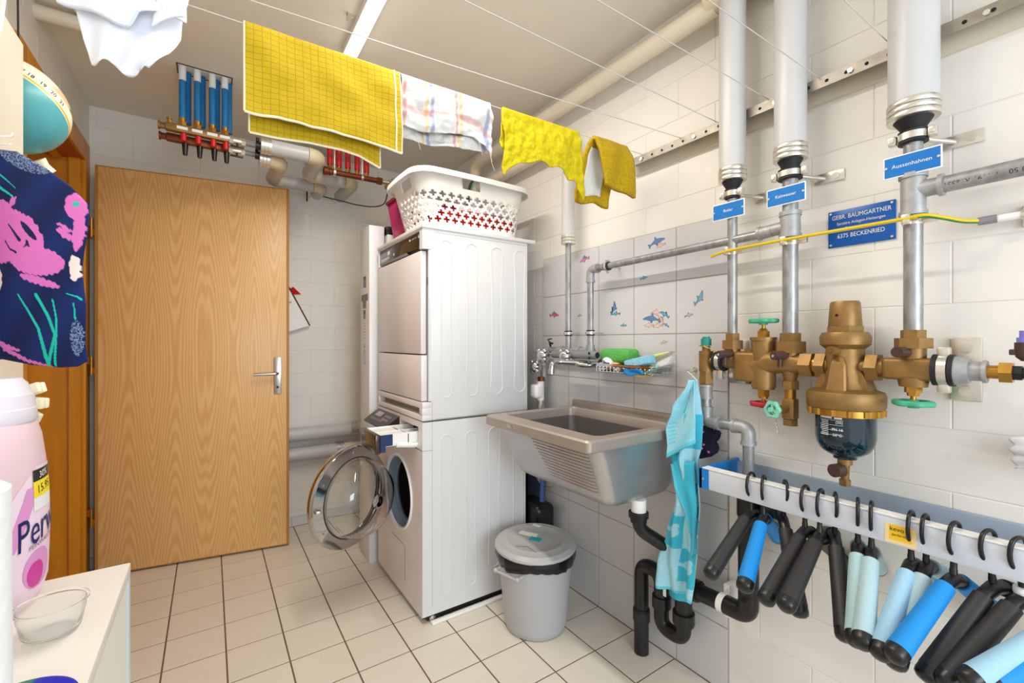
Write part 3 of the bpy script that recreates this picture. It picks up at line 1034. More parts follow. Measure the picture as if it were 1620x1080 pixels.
obj('riser_jacket', MB().cyl((1.388, 1.573, 2.09), (1.388, 1.573, 1.695), 0.030, n=24), M['insul'], t)
rg = MB()
for k in range(3):
    rg.cyl((1.388, 1.573, 1.655 + 0.014 * k), (1.388, 1.573, 1.667 + 0.014 * k), 0.033, n=24)
obj('end_ring', rg, M['bright'], t)
obj('bare_pipe', MB().cyl((1.388, 1.573, 1.165), (1.388, 1.573, 1.66), 0.0132, n=18), M['galv'], t)


def pipe_clamp(mb_r, mb_m, c, r, ax=(0, 0, 1), out=(1, 0, 0)):
    c = V(c)
    ax = V(ax)
    mb_r.cyl(c - ax * 0.012, c + ax * 0.012, r * 1.32, n=20)
    mb_m.cyl(c - ax * 0.006, c + ax * 0.006, r * 1.5, n=20)
    side = ax.cross(V(out)).normalized()
    for sgn in (-1, 1):
        q = c + side * (r * 1.75 * sgn)
        mb_m.cyl(q - V(out) * 0.006, q + V(out) * 0.006, 0.006, n=10)
        mb_m.cyl(q - V(out) * 0.012, q - V(out) * 0.006, 0.004, n=8)


mr, mm_ = MB(), MB()
pipe_clamp(mr, mm_, (1.388, 1.573, 1.238), 0.0132)
mm_.cyl((1.40, 1.573, 1.238), (XT, 1.573, 1.238), 0.004, n=8)
obj('clamp_rubber', mr, M['rubber'], t)
obj('clamp', mm_, M['bright'], t)

# horizontal galvanised branch from riser 2 to the faucet
t = thing('branch_pipe', 'galvanised pipe running level over the dolphin tiles then down to faucet', 'pipe', (1.38, 1.0, 1.515))
obj('level_pipe', MB().cyl((1.38, 0.66, 1.525), (1.38, 1.40, 1.515), 0.0138, n=18), M['galv'], t)
obj('elbow', MB().tube(fillet([(1.38, 1.375, 1.515), (1.38, 1.418, 1.515), (1.38, 1.418, 1.465)], 0.03), 0.0175, 18).cyl((1.38, 1.372, 1.515), (1.38, 1.382, 1.515), 0.020, n=18).cyl((1.38, 1.418, 1.468), (1.38, 1.418, 1.458), 0.020, n=18), M['galv_cast'], t)
obj('drop_pipe', MB().cyl((1.38, 1.418, 1.16), (1.38, 1.418, 1.46), 0.0138, n=18), M['galv'], t)
obj('coupling', MB().cyl((1.38, 1.418, 1.135), (1.38, 1.418, 1.185), 0.0175, n=18).cyl((1.38, 1.418, 1.181), (1.38, 1.418, 1.187), 0.019, n=18), M['galv_cast'], t)
mr, mm_ = MB(), MB()
pipe_clamp(mr, mm_, (1.38, 1.418, 1.238), 0.0138)
mm_.cyl((1.40, 1.418, 1.238), (XT, 1.418, 1.238), 0.004, n=8)
pipe_clamp(mr, mm_, (1.38, 1.318, 1.516), 0.0138, ax=(0, 1, 0))
mm_.cyl((1.40, 1.318, 1.516), (XT, 1.318, 1.516), 0.004, n=8)
obj('clamp_rubber', mr, M['rubber'], t)
obj('clamp', mm_, M['bright'], t)


# three risers
def riser(label, y, x, ri, rb, zi, nut_r, signtxt, zs, sy0, sy1):
    t = thing('riser_pipe', label, 'pipe', (x, y, 1.2), 'riser pipes')
    obj('jacket', MB().cyl((x, y, zi), (x, y, H - 0.001), ri, n=32), M['insul'], t)
    rg = MB()
    for k in range(3):
        rg.lathe([(ri * 1.03, zi - 0.038 + 0.014 * k), (ri * 1.06, zi - 0.036 + 0.014 * k), (ri * 1.06, zi - 0.027 + 0.014 * k), (ri * 1.03, zi - 0.025 + 0.014 * k)], (x, y, 0), n=32)
    obj('end_ring', rg, M['bright'], t)
    obj('cone', MB().lathe([(rb * 1.05, zi - 0.066), (ri * 0.62, zi - 0.050), (ri * 0.8, zi - 0.037)], (x, y, 0), n=24), M['rubber'], t)
    obj('bare_pipe', MB().cyl((x, y, 1.20), (x, y, zi - 0.03), rb, n=20), M['galv'], t)
    zc = zi - 0.078
    obj('clamp_rubber', MB().lathe([(rb * 1.15, zc - 0.016), (rb * 1.55, zc - 0.014), (rb * 1.4, zc), (rb * 1.55, zc + 0.014), (rb * 1.15, zc + 0.016)], (x, y, 0), n=24), M['rubber'], t)
    cm = MB().cyl((x, y, zc - 0.008), (x, y, zc + 0.008), rb * 1.6, n=24)
    for s in (-1, 1):
        cm.rbox(x - 0.014, x + 0.004, y + s * rb * 2.0 - 0.008, y + s * rb * 2.0 + 0.008, zc - 0.011, zc + 0.011, 0.003)
        cm.cyl((x - 0.018, y + s * rb * 2.0, zc), (x - 0.012, y + s * rb * 2.0, zc), 0.005, n=10)
    obj('clamp', cm, M['bright'], t)
    obj('stand_off', MB().cyl((x + rb, y - 0.012, zc - 0.004), (XR - 0.006, y - 0.055, zc - 0.012), 0.006, n=10).rbox(XR - 0.007, XR - 0.001, y - 0.105, y - 0.03, zc - 0.026, zc + 0.004, 0.002)
        .cyl((XR - 0.010, y - 0.085, zc - 0.011), (XR - 0.006, y - 0.085, zc - 0.011), 0.009, n=12), M['bright'], t)
    # the sign plate stands on the pipe and is a thing of its own
    sg = thing('pipe_sign', 'small blue sign reading %s on the %s' % (signtxt, {'Boiler': 'left riser', 'Kaltwasser': 'middle riser', 'Aussenhahnen': 'right riser'}[signtxt]), 'sign', (x - rb - 0.004, y, zs), 'blue pipe signs')
    xf_ = x - rb - 0.004
    obj('plate', MB().rbox(xf_ - 0.002, xf_, sy0, sy1, zs - 0.026, zs + 0.026, 0.0008), M['print'], sg)
    obj('blue_face', MB().box(xf_ - 0.0026, xf_ - 0.0018, sy0 + 0.003, sy1 - 0.003, zs - 0.023, zs + 0.023), M['sign'], sg)
    text('lettering', signtxt, 0.0125, (xf_ - 0.0028, (sy0 + sy1) / 2, zs), (0, -1, 0), (0, 0, 1), M['print'], sg)
    sc = MB()
    for yy in (sy0 + 0.006, sy1 - 0.006):
        sc.cyl((xf_ - 0.0045, yy, zs), (xf_ - 0.002, yy, zs), 0.003, n=10)
    obj('screw', sc, M['bright'], sg)
    return t


RX = 1.38
r1 = riser('left white jacketed riser with galvanised end and Boiler sign', 0.778, RX, 0.0395, 0.0148, 1.748, 0.03, 'Boiler', 1.616, 0.728, 0.833)
r2 = riser('middle white jacketed riser with branch to the faucet', 0.607, RX, 0.0410, 0.0200, 1.757, 0.035, 'Kaltwasser', 1.616, 0.556, 0.660)
r3 = riser('right thick white jacketed riser with branch to the right', 0.337, RX, 0.0470, 0.0182, 1.762, 0.035, 'Aussenhahnen', 1.617, 0.281, 0.387)
obj('tee', MB().cyl((RX, 0.607, 1.503), (RX, 0.607, 1.568), 0.026, n=24).cyl((RX, 0.607, 1.56), (RX, 0.607, 1.572), 0.0285, n=24).cyl((RX, 0.607, 1.498), (RX, 0.607, 1.508), 0.0285, n=24)
    .cyl((RX, 0.607, 1.53), (RX, 0.664, 1.53), 0.021, 0.017, n=20).cyl((RX, 0.655, 1.529), (RX, 0.692, 1.527), 0.0185, n=20).cyl((RX, 0.688, 1.527), (RX, 0.696, 1.527), 0.021, n=20), M['galv_cast'], r2)
obj('tee', MB().cyl((RX, 0.337, 1.503), (RX, 0.337, 1.592), 0.0235, n=24).cyl((RX, 0.337, 1.586), (RX, 0.337, 1.597), 0.027, n=24).cyl((RX, 0.337, 1.498), (RX, 0.337, 1.508), 0.027, n=24)
    .cyl((RX, 0.337, 1.557), (RX, 0.292, 1.557), 0.020, n=20).cyl((RX, 0.292, 1.557), (RX, 0.283, 1.557), 0.025, n=20), M['galv_cast'], r3)
rp = obj('side_pipe', MB().cyl((RX, 0.29, 1.557), (RX, -0.35, 1.563), 0.0185, n=22), M['galv'], r3)
def bendp(xx, yy):
    a = 0.42 + yy / 0.0187
    return (RX - 0.0189 * math.cos(a), 0.175 + xx, 1.5585 - 0.0189 * math.sin(a))
text('printed_code', '0240 r. K UVGU 50   V 1191 R12539', 0.014, (0, 0, 0), (0, 0, 0), (0, 0, 0), M['black_print'], rp, bend=lambda x_, y_: bendp(x_ - 0.0, y_))
# junction of the first two risers at the ceiling
o = obj('pipe_junction', MB().tube([(1.38, 0.855, 2.33), (1.38, 0.80, 2.335), (1.38, 0.72, 2.335), (1.38, 0.64, 2.335), (1.38, 0.585, 2.33)], [0.05, 0.056, 0.060, 0.060, 0.054], 28), M['insul_old'])
tag(o, 'wide yellowed jacket joining the two left risers under the ceiling', 'pipe fitting')
for rr in (r1, r2, r3):
    pass

# valve battery -------------------------------------------------------------
AZ = 1.135
t = thing('valve_battery', 'aged brass water valve group under the two left risers', 'valve', (RX, 0.70, AZ))
Yx = (0, 1, 0)
obj('left_tee', MB().cyl((RX, 0.869, 1.10), (RX, 0.869, 1.168), 0.0225, n=20).hexn((RX, 0.869, 1.082), (RX, 0.869, 1.10), 0.0235).hexn((RX, 0.869, 1.058), (RX, 0.869, 1.082), 0.0245)
    .cyl((RX, 0.869, 1.168), (RX, 0.869, 1.185), 0.013, n=16).cyl((RX, 0.869, 1.135), (RX, 0.838, 1.135), 0.014, n=16), M['brass'], t)
obj('teal_cap', MB().cyl((RX, 0.869, 1.186), (RX, 0.869, 1.210), 0.0165, 0.0165, n=14).cyl((RX, 0.869, 1.21), (RX, 0.869, 1.216), 0.012, n=14), M['teal'], t)
obj('tag_wire', MB().tube(smooth_path([(RX - 0.012, 0.886, 1.186), (RX - 0.02, 0.866, 1.184), (RX - 0.022, 0.84, 1.176), (RX - 0.022, 0.80, 1.16)], 5), 0.0016, 6), M['brass_bright'], t)
cl = obj('clamp_rubber', MB().lathe([(0.018, -0.018), (0.031, -0.016), (0.031, -0.009), (0.027, -0.008), (0.027, 0.008), (0.031, 0.009), (0.031, 0.016), (0.018, 0.018)], (RX, 0.818, AZ), Yx, 26), M['rubber'], t)
obj('clamp', MB().cyl((RX, 0.811, AZ), (RX, 0.825, AZ), 0.0295, n=26).rbox(RX - 0.012, RX + 0.012, 0.806, 0.830, AZ - 0.058, AZ - 0.028, 0.003), M['bright'], t)
obj('mount_plate', MB().rbox(XR - 0.006, XR - 0.001, 0.762, 0.836, AZ - 0.075, AZ + 0.07, 0.002).cyl((RX + 0.02, 0.795, AZ - 0.045), (XR - 0.004, 0.795, AZ - 0.045), 0.008, n=12), M['bright'], t)
body = MB()
body.cyl((RX, 0.800, AZ), (RX, 0.755, AZ), 0.020, 0.024, n=24)
body.cyl((RX, 0.778, AZ - 0.005), (RX, 0.778, 1.178), 0.0235, n=24)
body.rbox(RX - 0.030, RX + 0.030, 0.688, 0.763, AZ - 0.058, AZ + 0.034, 0.012, 3)
body.cyl((RX, 0.682, AZ - 0.072), (RX, 0.682, AZ + 0.070), 0.033, n=28)
body.cyl((RX, 0.682, AZ + 0.068), (RX, 0.682, AZ + 0.078), 0.036, n=28)
body.cyl((RX, 0.682, AZ - 0.078), (RX, 0.682, AZ - 0.066), 0.030, n=28)
body.tube([(RX, 0.70, AZ - 0.012), (RX, 0.66, AZ + 0.004), (RX, 0.63, AZ + 0.006), (RX, 0.60, AZ + 0.004), (RX, 0.56, AZ)], [0.034, 0.036, 0.033, 0.033, 0.028], 26)
body.cyl((RX, 0.607, AZ), (RX, 0.607, 1.17), 0.029, n=26)
body.cyl((RX, 0.607, AZ - 0.02), (RX, 0.607, AZ - 0.048), 0.022, 0.015, n=22)
obj('body', body, M['brass'], t)
for p0_, p1_, r_ in (((RX, 0.778, 1.176), (RX, 0.778, 1.204), 0.034), ((RX, 0.778, 1.204), (RX, 0.778, 1.226), 0.0225), ((RX, 0.607, 1.168), (RX, 0.607, 1.200), 0.041), ((RX, 0.607, 1.200), (RX, 0.607, 1.224), 0.0285),
                    ((RX, 0.575, AZ), (RX, 0.545, AZ), 0.036), ((RX, 0.536, AZ), (RX, 0.512, AZ), 0.037), ((RX, 0.607, AZ - 0.072), (RX, 0.607, AZ - 0.048), 0.0225), ((RX, 0.720, AZ + 0.034), (RX, 0.720, AZ + 0.042), 0.018), ((RX, 0.725, AZ - 0.066), (RX, 0.725, AZ - 0.058), 0.012)):
    obj('union_nut', MB().hexn(p0_, p1_, r_), M['brass'], t, smooth=False)
obj('bright_nipple', MB().cyl((RX, 0.548, AZ), (RX, 0.505, AZ), 0.025, n=22), M['brass_bright'], t)
obj('bright_nipple', MB().cyl((RX, 0.607, AZ - 0.10), (RX, 0.607, AZ - 0.07), 0.0145, n=18), M['brass_bright'], t)
obj('top_stem', MB().hexn((RX, 0.682, AZ + 0.078), (RX, 0.682, AZ + 0.096), 0.018).cyl((RX, 0.682, AZ + 0.094), (RX, 0.682, AZ + 0.104), 0.013, 0.009, n=16).cyl((RX, 0.682, AZ + 0.10), (RX, 0.682, 1.262), 0.0055, n=12), M['brass_bright'], t)
obj('bottom_stem', MB().hexn((RX, 0.682, AZ - 0.100), (RX, 0.682, AZ - 0.078), 0.017).cyl((RX, 0.682, AZ - 0.106), (RX, 0.682, AZ - 0.098), 0.013, n=16).cyl((RX, 0.682, AZ - 0.125), (RX, 0.682, AZ - 0.10), 0.0055, n=12), M['brass_bright'], t)


def handwheel(name, c, ax, r, m, parent, lobes=6, label=None, th=0.013):
    c = V(c)
    x, y, d = frame_of(ax)
    mb = MB()
    n = lobes * 8
    ring = []
    for zz, k in ((-th * 0.5, 0.92), (-th * 0.25, 1.0), (th * 0.25, 1.0), (th * 0.5, 0.92)):
        rr = []
        for i in range(n):
            a = 2 * math.pi * i / n
            q = r * k * (0.93 + 0.07 * math.cos(lobes * a))
            rr.append(c + x * (q * math.cos(a)) + y * (q * math.sin(a)) + d * zz)
        ring.append(rr)
    inner = []
    for zz in (th * 0.5, -th * 0.5):
        inner.append([c + x * (r * 0.58 * math.cos(2 * math.pi * i / n)) + y * (r * 0.58 * math.sin(2 * math.pi * i / n)) + d * zz for i in range(n)])
    mb.loft(ring + inner + [ring[0]])
    mb.cyl(c - d * th * 0.6, c + d * th * 0.9, r * 0.26, n=16)
    for k in range(3):
        a = 2 * math.pi * k / 3 + 0.5
        e = x * math.cos(a) + y * math.sin(a)
        mb.tube([c + e * r * 0.15, c + e * r * 0.68], 0.005, 8)
    return obj(name, mb, m, parent, label)


handwheel('handwheel', (RX, 0.682, 1.262), (0, 0, -1), 0.044, M['green_wheel'], t, 6, 'green handwheel on top of the brass body')
handwheel('handwheel', (RX, 0.682, 1.012), (0, 0, -1), 0.040, M['red'], t, 6, 'red handwheel below the brass body')
for yy in (0.800, 0.637):
    obj('test_tap', MB().cyl((RX - 0.02, yy - 0.03, AZ + 0.028), (RX - 0.062, yy - 0.012, AZ + 0.024), 0.012, n=16).cyl((RX - 0.04, yy - 0.020, AZ + 0.02), (RX - 0.04, yy - 0.020, AZ - 0.008), 0.006, n=10), M['brown'], t)
    obj('tap_screw', MB().cyl((RX - 0.062, yy - 0.012, AZ + 0.024), (RX - 0.0635, yy - 0.0115, AZ + 0.024), 0.004, n=10), M['bright'], t)
obj('drain_valve', MB().rbox(RX - 0.018, RX + 0.018, 0.590, 0.624, AZ - 0.158, AZ - 0.098, 0.006).hexn((RX, 0.607, AZ - 0.176), (RX, 0.607, AZ - 0.158), 0.0195).cyl((RX - 0.018, 0.612, AZ - 0.128), (RX - 0.05, 0.622, AZ - 0.128), 0.012, n=16), M['brass'], t)
handwheel('handwheel', (RX - 0.058, 0.628, AZ - 0.128), (-1, 0.25, 0), 0.026, M['mint'], t, 6, 'small mint handwheel of the drain valve', th=0.012)
ch = MB()
for k in range(7):
    ch.tube([(RX - 0.035 + 0.003 * math.cos(a_), 0.630 - 0.001 * k + 0.002 * math.sin(a_) * (k % 2), AZ - 0.163 - 0.0055 * k + 0.0035 * math.sin(a_)) for a_ in [R(45 * q) for q in range(8)]], 0.0008, 5, closed=True)
obj('chain', ch, M['bright'], t)

# water filter --------------------------------------------------------------
t = thing('water_filter', 'brass water filter with dark transparent cup in middle of pipe', 'filter', (RX, 0.474, 0.9))
FY = 0.474
obj('brass_head', MB().lathe([(0.036, 1.238), (0.037, 1.241), (0.033, 1.30), (0.030, 1.305)], (RX, FY, 0), n=28).hexn((RX, FY, 1.222), (RX, FY, 1.240), 0.041)
    .lathe([(0.042, 1.180), (0.055, 1.192), (0.056, 1.212), (0.05, 1.224), (0.03, 1.226)], (RX, FY, 0), n=30)
    .lathe([(0.058, 1.070), (0.044, 1.095), (0.042, 1.19)], (RX, FY, 0), n=30), M['brass'], t)
obj('pressure_hole', MB().cyl((RX - 0.0345, FY + 0.006, 1.268), (RX - 0.0362, FY + 0.0065, 1.268), 0.0035, n=12), M['void'], t)
wd = []
for z_, hw, fx in ((1.070, 0.024, 0.066), (1.10, 0.021, 0.058), (1.14, 0.018, 0.051), (1.158, 0.013, 0.047), (1.166, 0.004, 0.040)):
    wd.append([(RX - 0.02, FY - hw, z_), (RX - fx + 0.004, FY - hw, z_), (RX - fx, FY - hw + 0.004, z_), (RX - fx, FY + hw - 0.004, z_), (RX - fx + 0.004, FY + hw, z_), (RX - 0.02, FY + hw, z_)])
obj('front_wedge', MB().loft(wd, cap1=True), M['brass'], t)
for sg_ in (-1, 1):
    obj('side_gusset', MB().prism([(sg_ * 0.030, 1.135), (sg_ * 0.046, 1.118), (sg_ * 0.062, 1.074), (sg_ * 0.030, 1.074)], (RX - 0.024, FY, 0), (0, 1, 0), (0, 0, 1), 0.048), M['brass'], t)
obj('gauge_plug', MB().cyl((RX - 0.035, FY + 0.004, 1.176), (RX - 0.060, FY + 0.012, 1.176), 0.0125, n=18).cyl((RX - 0.060, FY + 0.012, 1.176), (RX - 0.062, FY + 0.0125, 1.176), 0.006, n=12), M['brass'], t)
obj('side_port', MB().cyl((RX, 0.512, AZ), (RX, 0.44, AZ), 0.028, n=24).cyl((RX, 0.44, AZ), (RX, 0.41, AZ), 0.022, n=24).hexn((RX, 0.424, AZ), (RX, 0.400, AZ), 0.037).cyl((RX, 0.402, AZ), (RX, 0.376, AZ), 0.024, n=20), M['brass'], t)
obj('collar', MB().lathe([(0.080, 1.026), (0.085, 1.032), (0.086, 1.06), (0.082, 1.070), (0.060, 1.078), (0.03, 1.08)], (RX, FY, 0), n=40), M['brass'], t)
cr_ = MB().lathe([(0.074, 1.010), (0.079, 1.010), (0.079, 1.028), (0.074, 1.028)], (RX, FY, 0), n=40, cap=False)
for k in range(14):
    a = 2 * math.pi * k / 14
    cr_.cyl((RX + 0.078 * math.cos(a), FY + 0.078 * math.sin(a), 1.011), (RX + 0.078 * math.cos(a), FY + 0.078 * math.sin(a), 1.027), 0.007, n=8)
obj('ring_nut', cr_, M['brass_bright'], t)
cup = obj('cup', MB().lathe([(0.066, 1.022), (0.066, 0.952), (0.063, 0.935), (0.055, 0.918), (0.040, 0.906), (0.028, 0.902), (0.026, 0.898), (0.026, 0.894)], (RX, FY, 0), n=40), M['bowl'], t, label='dark blue green transparent plastic cup')
obj('filter_core', MB().cyl((RX, FY, 0.915), (RX, FY, 1.02), 0.035, n=24), mat('dark_filter', rgb(12, 44, 30), 0.6), cup)
obj('drain_cock', MB().cyl((RX, FY, 0.896), (RX, FY, 0.878), 0.0165, n=18).cyl((RX, FY, 0.88), (RX, FY, 0.835), 0.011, 0.009, n=16).hexn((RX, FY, 0.838), (RX, FY, 0.822), 0.0135), M['brass'], t)
obj('cock_knob', MB().cyl((RX - 0.012, FY + 0.004, 0.864), (RX - 0.038, FY + 0.012, 0.864), 0.017, n=20), M['brown'], t)
def on_cup(y0, z0):
    def f(xx, yy):
        a = (y0 - xx) / 0.0665
        return (RX - 0.0664 * math.cos(a), FY + 0.0664 * math.sin(a), z0 + yy)
    return f
for body_, sz, yo, zo in (('PN 16', 0.0095, -0.006, 0.976), ('50\u00b0C', 0.0095, -0.006, 0.962), ('(50)', 0.0095, -0.010, 0.9945)):
    text('lettering', body_, sz, (0, 0, 0), (0, 0, 0), (0, 0, 0), M['print'], cup, bend=on_cup(yo, zo))
pl = MB()
def cpatch(mb, ya, yb2, za, zb2):
    f = on_cup(0, 0)
    mb.grid(lambda s, t_: f(-(ya + (yb2 - ya) * s), za + (zb2 - za) * t_), 6, 1)
cpatch(pl, 0.006, 0.036, 1.003, 1.009)
cpatch(pl, -0.016, 0.001, 1.003, 1.007)
for k in range(4):
    cpatch(pl, -0.019, 0.038, 0.9995 - 0.0125 * k, 1.0001 - 0.0125 * k)
for k in range(9):
    cpatch(pl, 0.014, 0.034 + 0.002 * math.sin(5 * k), 0.996 - 0.0045 * k, 0.9975 - 0.0045 * k)
obj('printed_lines', pl, M['print'], cup)

# right shut-off valve ------------------------------------------------------
t = thing('shutoff_valve', 'brass valve with green handwheel below the right riser', 'valve', (RX, 0.337, AZ))
obj('body', MB().rbox(RX - 0.028, RX + 0.028, 0.284, 0.392, AZ - 0.026, AZ + 0.026, 0.010, 3).cyl((RX, 0.337, AZ), (RX, 0.337, 1.186), 0.024, n=24).cyl((RX, 0.337, AZ - 0.02), (RX, 0.337, AZ - 0.042), 0.030, 0.026, n=24), M['brass'], t)
for p0_, p1_, r_ in (((RX, 0.337, 1.184), (RX, 0.337, 1.208), 0.036), ((RX, 0.337, 1.208), (RX, 0.337, 1.227), 0.024), ((RX, 0.376, AZ), (RX, 0.386, AZ), 0.027)):
    obj('union_nut', MB().hexn(p0_, p1_, r_), M['brass'], t, smooth=False)
obj('stem', MB().hexn((RX, 0.337, AZ - 0.056), (RX, 0.337, AZ - 0.042), 0.017).hexn((RX, 0.337, AZ - 0.064), (RX, 0.337, AZ - 0.056), 0.012).cyl((RX, 0.337, AZ - 0.082), (RX, 0.337, AZ - 0.06), 0.0055, n=12), M['brass_bright'], t)
handwheel('handwheel', (RX, 0.337, AZ - 0.081), (0, 0, -1), 0.041, M['green_wheel'], t, 6)
obj('test_tap', MB().cyl((RX - 0.02, 0.345, AZ + 0.040), (RX - 0.058, 0.352, AZ + 0.040), 0.0125, n=16), M['brown'], t)
obj('clamp_rubber', MB().lathe([(0.022, -0.020), (0.036, -0.018), (0.036, -0.010), (0.032, -0.009), (0.032, 0.009), (0.036, 0.010), (0.036, 0.018), (0.022, 0.020)], (RX, 0.283, AZ), Yx, 26), M['rubber'], t)
cm = MB().cyl((RX, 0.275, AZ), (RX, 0.291, AZ), 0.0345, n=26)
cm.rbox(RX - 0.010, RX + 0.010, 0.272, 0.294, AZ + 0.030, AZ + 0.052, 0.003).rbox(RX - 0.010, RX + 0.010, 0.272, 0.294, AZ - 0.052, AZ - 0.030, 0.003)
obj('clamp', cm, M['bright'], t)
obj('wall_plate', MB().rbox(XR - 0.008, XR - 0.001, 0.235, 0.29, AZ - 0.074, AZ + 0.074, 0.003).cyl((RX + 0.03, 0.262, AZ), (XR - 0.005, 0.262, AZ), 0.012, n=12).cyl((XR - 0.012, 0.262, AZ + 0.05), (XR - 0.007, 0.262, AZ + 0.05), 0.012, n=14).cyl((XR - 0.012, 0.262, AZ - 0.05), (XR - 0.007, 0.262, AZ - 0.05), 0.012, n=14), M['bright'], t)
obj('reducer', MB().cyl((RX, 0.268, AZ), (RX, 0.242, AZ), 0.033, 0.028, n=24).cyl((RX, 0.242, AZ), (RX, 0.216, AZ), 0.021, n=24).cyl((RX, 0.222, AZ), (RX, 0.215, AZ), 0.0245, n=24), M['galv_cast'], t)
obj('brass_end', MB().cyl((RX, 0.216, AZ), (RX, 0.194, AZ), 0.0145, n=20).hexn((RX, 0.197, AZ), (RX, 0.178, AZ), 0.0235), M['brass_bright'], t)
obj('black_nut', MB().hexn((RX, 0.178, AZ), (RX, 0.165, AZ), 0.0165).cyl((RX, 0.165, AZ), (RX, 0.05, AZ), 0.012, n=16), M['black'], t)
t = thing('hose_valve', 'dark grey device with lilac top at the right picture edge', 'valve', (RX, 0.160, 1.17))
obj('body', MB().lathe([(0.006, 1.160), (0.014, 1.168), (0.016, 1.178), (0.016, 1.198)], (RX - 0.01, 0.160, 0), n=20).rbox(RX - 0.02, RX - 0.008, 0.172, 0.182, 1.172, 1.184, 0.002), M['brown'], t)
obj('lilac_top', MB().cyl((RX - 0.01, 0.160, 1.198), (RX - 0.01, 0.160, 1.208), 0.013, n=18).cyl((RX - 0.01, 0.160, 1.208), (RX - 0.01, 0.160, 1.222), 0.009, n=18), mat('lilac', rgb(128, 124, 208), 0.4), t)

# big sign ------------------------------------------------------------------
sg = thing('company_sign', 'large dark blue wall sign with white lettering behind the yellow cable', 'sign', (XR - 0.004, 0.466, 1.516))
obj('plate', MB().rbox(XR - 0.005, XR - 0.0005, 0.391, 0.542, 1.465, 1.567, 0.0008), M['sign_dark'], sg)
for tx, sz, z_, sx_ in (('GEBR. BAUMGARTNER', 0.0165, 1.547, 0.80), ('Sanit\u00e4re Anlagen-Heizungen', 0.0110, 1.529, 0.88), ('Tel. 000 00 00', 0.0105, 1.514, 0.85), ('6375 BECKENRIED', 0.0165, 1.494, 0.80)):
    if tx.startswith('Tel'):
        tx = 'Tel.'
    text('lettering', tx, sz, (XR - 0.0053, 0.466 + (0.028 if tx == 'Tel.' else 0), z_), (0, -1, 0), (0, 0, 1), M['print'], sg, sx=sx_)
sc = MB()
for yy in (0.398, 0.535):
    for zz in (1.472, 1.560):
        sc.cyl((XR - 0.008, yy, zz), (XR - 0.0045, yy, zz), 0.003, n=10)
obj('screw', sc, M['bright'], sg)

# earth cable along the risers ---------------------------------------------
t = thing('earth_cable', 'yellow and green earth cable strung across the three risers', 'cable', (1.35, 0.5, 1.48))
cab = smooth_path([(1.352, 0.834, 1.476), (1.350, 0.815, 1.480), (1.350, 0.78, 1.485), (1.346, 0.69, 1.487), (1.346, 0.605, 1.488), (1.348, 0.47, 1.488), (1.350, 0.345, 1.488), (1.354, 0.31, 1.489), (1.375, 0.285, 1.482), (1.40, 0.258, 1.472), (1.42, 0.235, 1.469)], 8)
obj('yellow_sheath', MB().tube(cab, 0.0046, 10), M['cable_y'], t)
obj('green_stripe', MB().tube([p + V((0, 0, -0.0020)) for p in cab[52:]], 0.0038, 10), M['cable_g'], t)
obj('grey_sleeve', MB().cyl((1.424, 0.237, 1.4685), (1.428, 0.208, 1.470), 0.0092, n=16), M['grey_sleeve'], t)
for y, x, r in ((0.778, RX, 0.0158), (0.607, RX, 0.0212), (0.337, RX, 0.0195)):
    e = obj('earth_clamp', MB().cyl((x, y, 1.476), (x, y, 1.496), r, n=24).rbox(x - r - 0.014, x - r + 0.004, y - 0.002, y + 0.014, 1.474, 1.498, 0.002).rbox(x - 0.008, x + 0.004, y - r - 0.024, y - r + 0.002, 1.477, 1.495, 0.002)
            .cyl((x - r - 0.018, y + 0.006, 1.482), (x - r - 0.013, y + 0.006, 1.482), 0.004, n=10), M['bright'], t)
t = thing('cable_conduit', 'pale grey conduit clipped to wall at right with grey cable end', 'conduit', (1.43, 0.15, 1.47))
obj('tube', MB().cyl((1.432, 0.210, 1.4700), (1.440, -0.35, 1.475), 0.0080, n=16), M['white_plastic'], t)
obj('clip', MB().cyl((1.433, 0.173, 1.4704), (1.433, 0.163, 1.4704), 0.0098, n=18).rbox(XR - 0.006, XR - 0.001, 0.160, 0.176, 1.448, 1.494, 0.002).cyl((XR - 0.010, 0.168, 1.488), (XR - 0.006, 0.168, 1.488), 0.0055, n=12).cyl((XR - 0.010, 0.168, 1.453), (XR - 0.006, 0.168, 1.453), 0.0055, n=12), M['bright'], t)

# galvanised offset pipe left of the valves, down to the drain ---------------
t = thing('offset_pipe', 'galvanised pipe with two elbows leading down into black drain', 'pipe', (RX, 0.8, 0.9))
obj('top_pipe', MB().cyl((RX, 0.869, 0.965), (RX, 0.869, 1.045), 0.0165, n=18), M['galv'], t)
obj('coupling', MB().cyl((RX, 0.869, 1.012), (RX, 0.869, 1.053), 0.020, n=20).cyl((RX, 0.869, 1.048), (RX, 0.869, 1.056), 0.0225, n=20).cyl((RX, 0.869, 1.008), (RX, 0.869, 1.016), 0.0225, n=20), M['galv_cast'], t)
obj('nipple', MB().cyl((RX, 0.869, 1.05), (RX, 0.869, 1.062), 0.016, n=18), M['brown'], t)
obj('elbow', MB().tube(fillet([(RX, 0.869, 0.978), (RX, 0.869, 0.932), (RX, 0.822, 0.932)], 0.035), 0.0205, 20).cyl((RX, 0.869, 0.972), (RX, 0.869, 0.982), 0.023, n=20).cyl((RX, 0.828, 0.932), (RX, 0.818, 0.932), 0.023, n=20), M['galv_cast'], t)
obj('level_pipe', MB().cyl((RX, 0.83, 0.932), (RX, 0.76, 0.932), 0.0165, n=18), M['galv'], t)
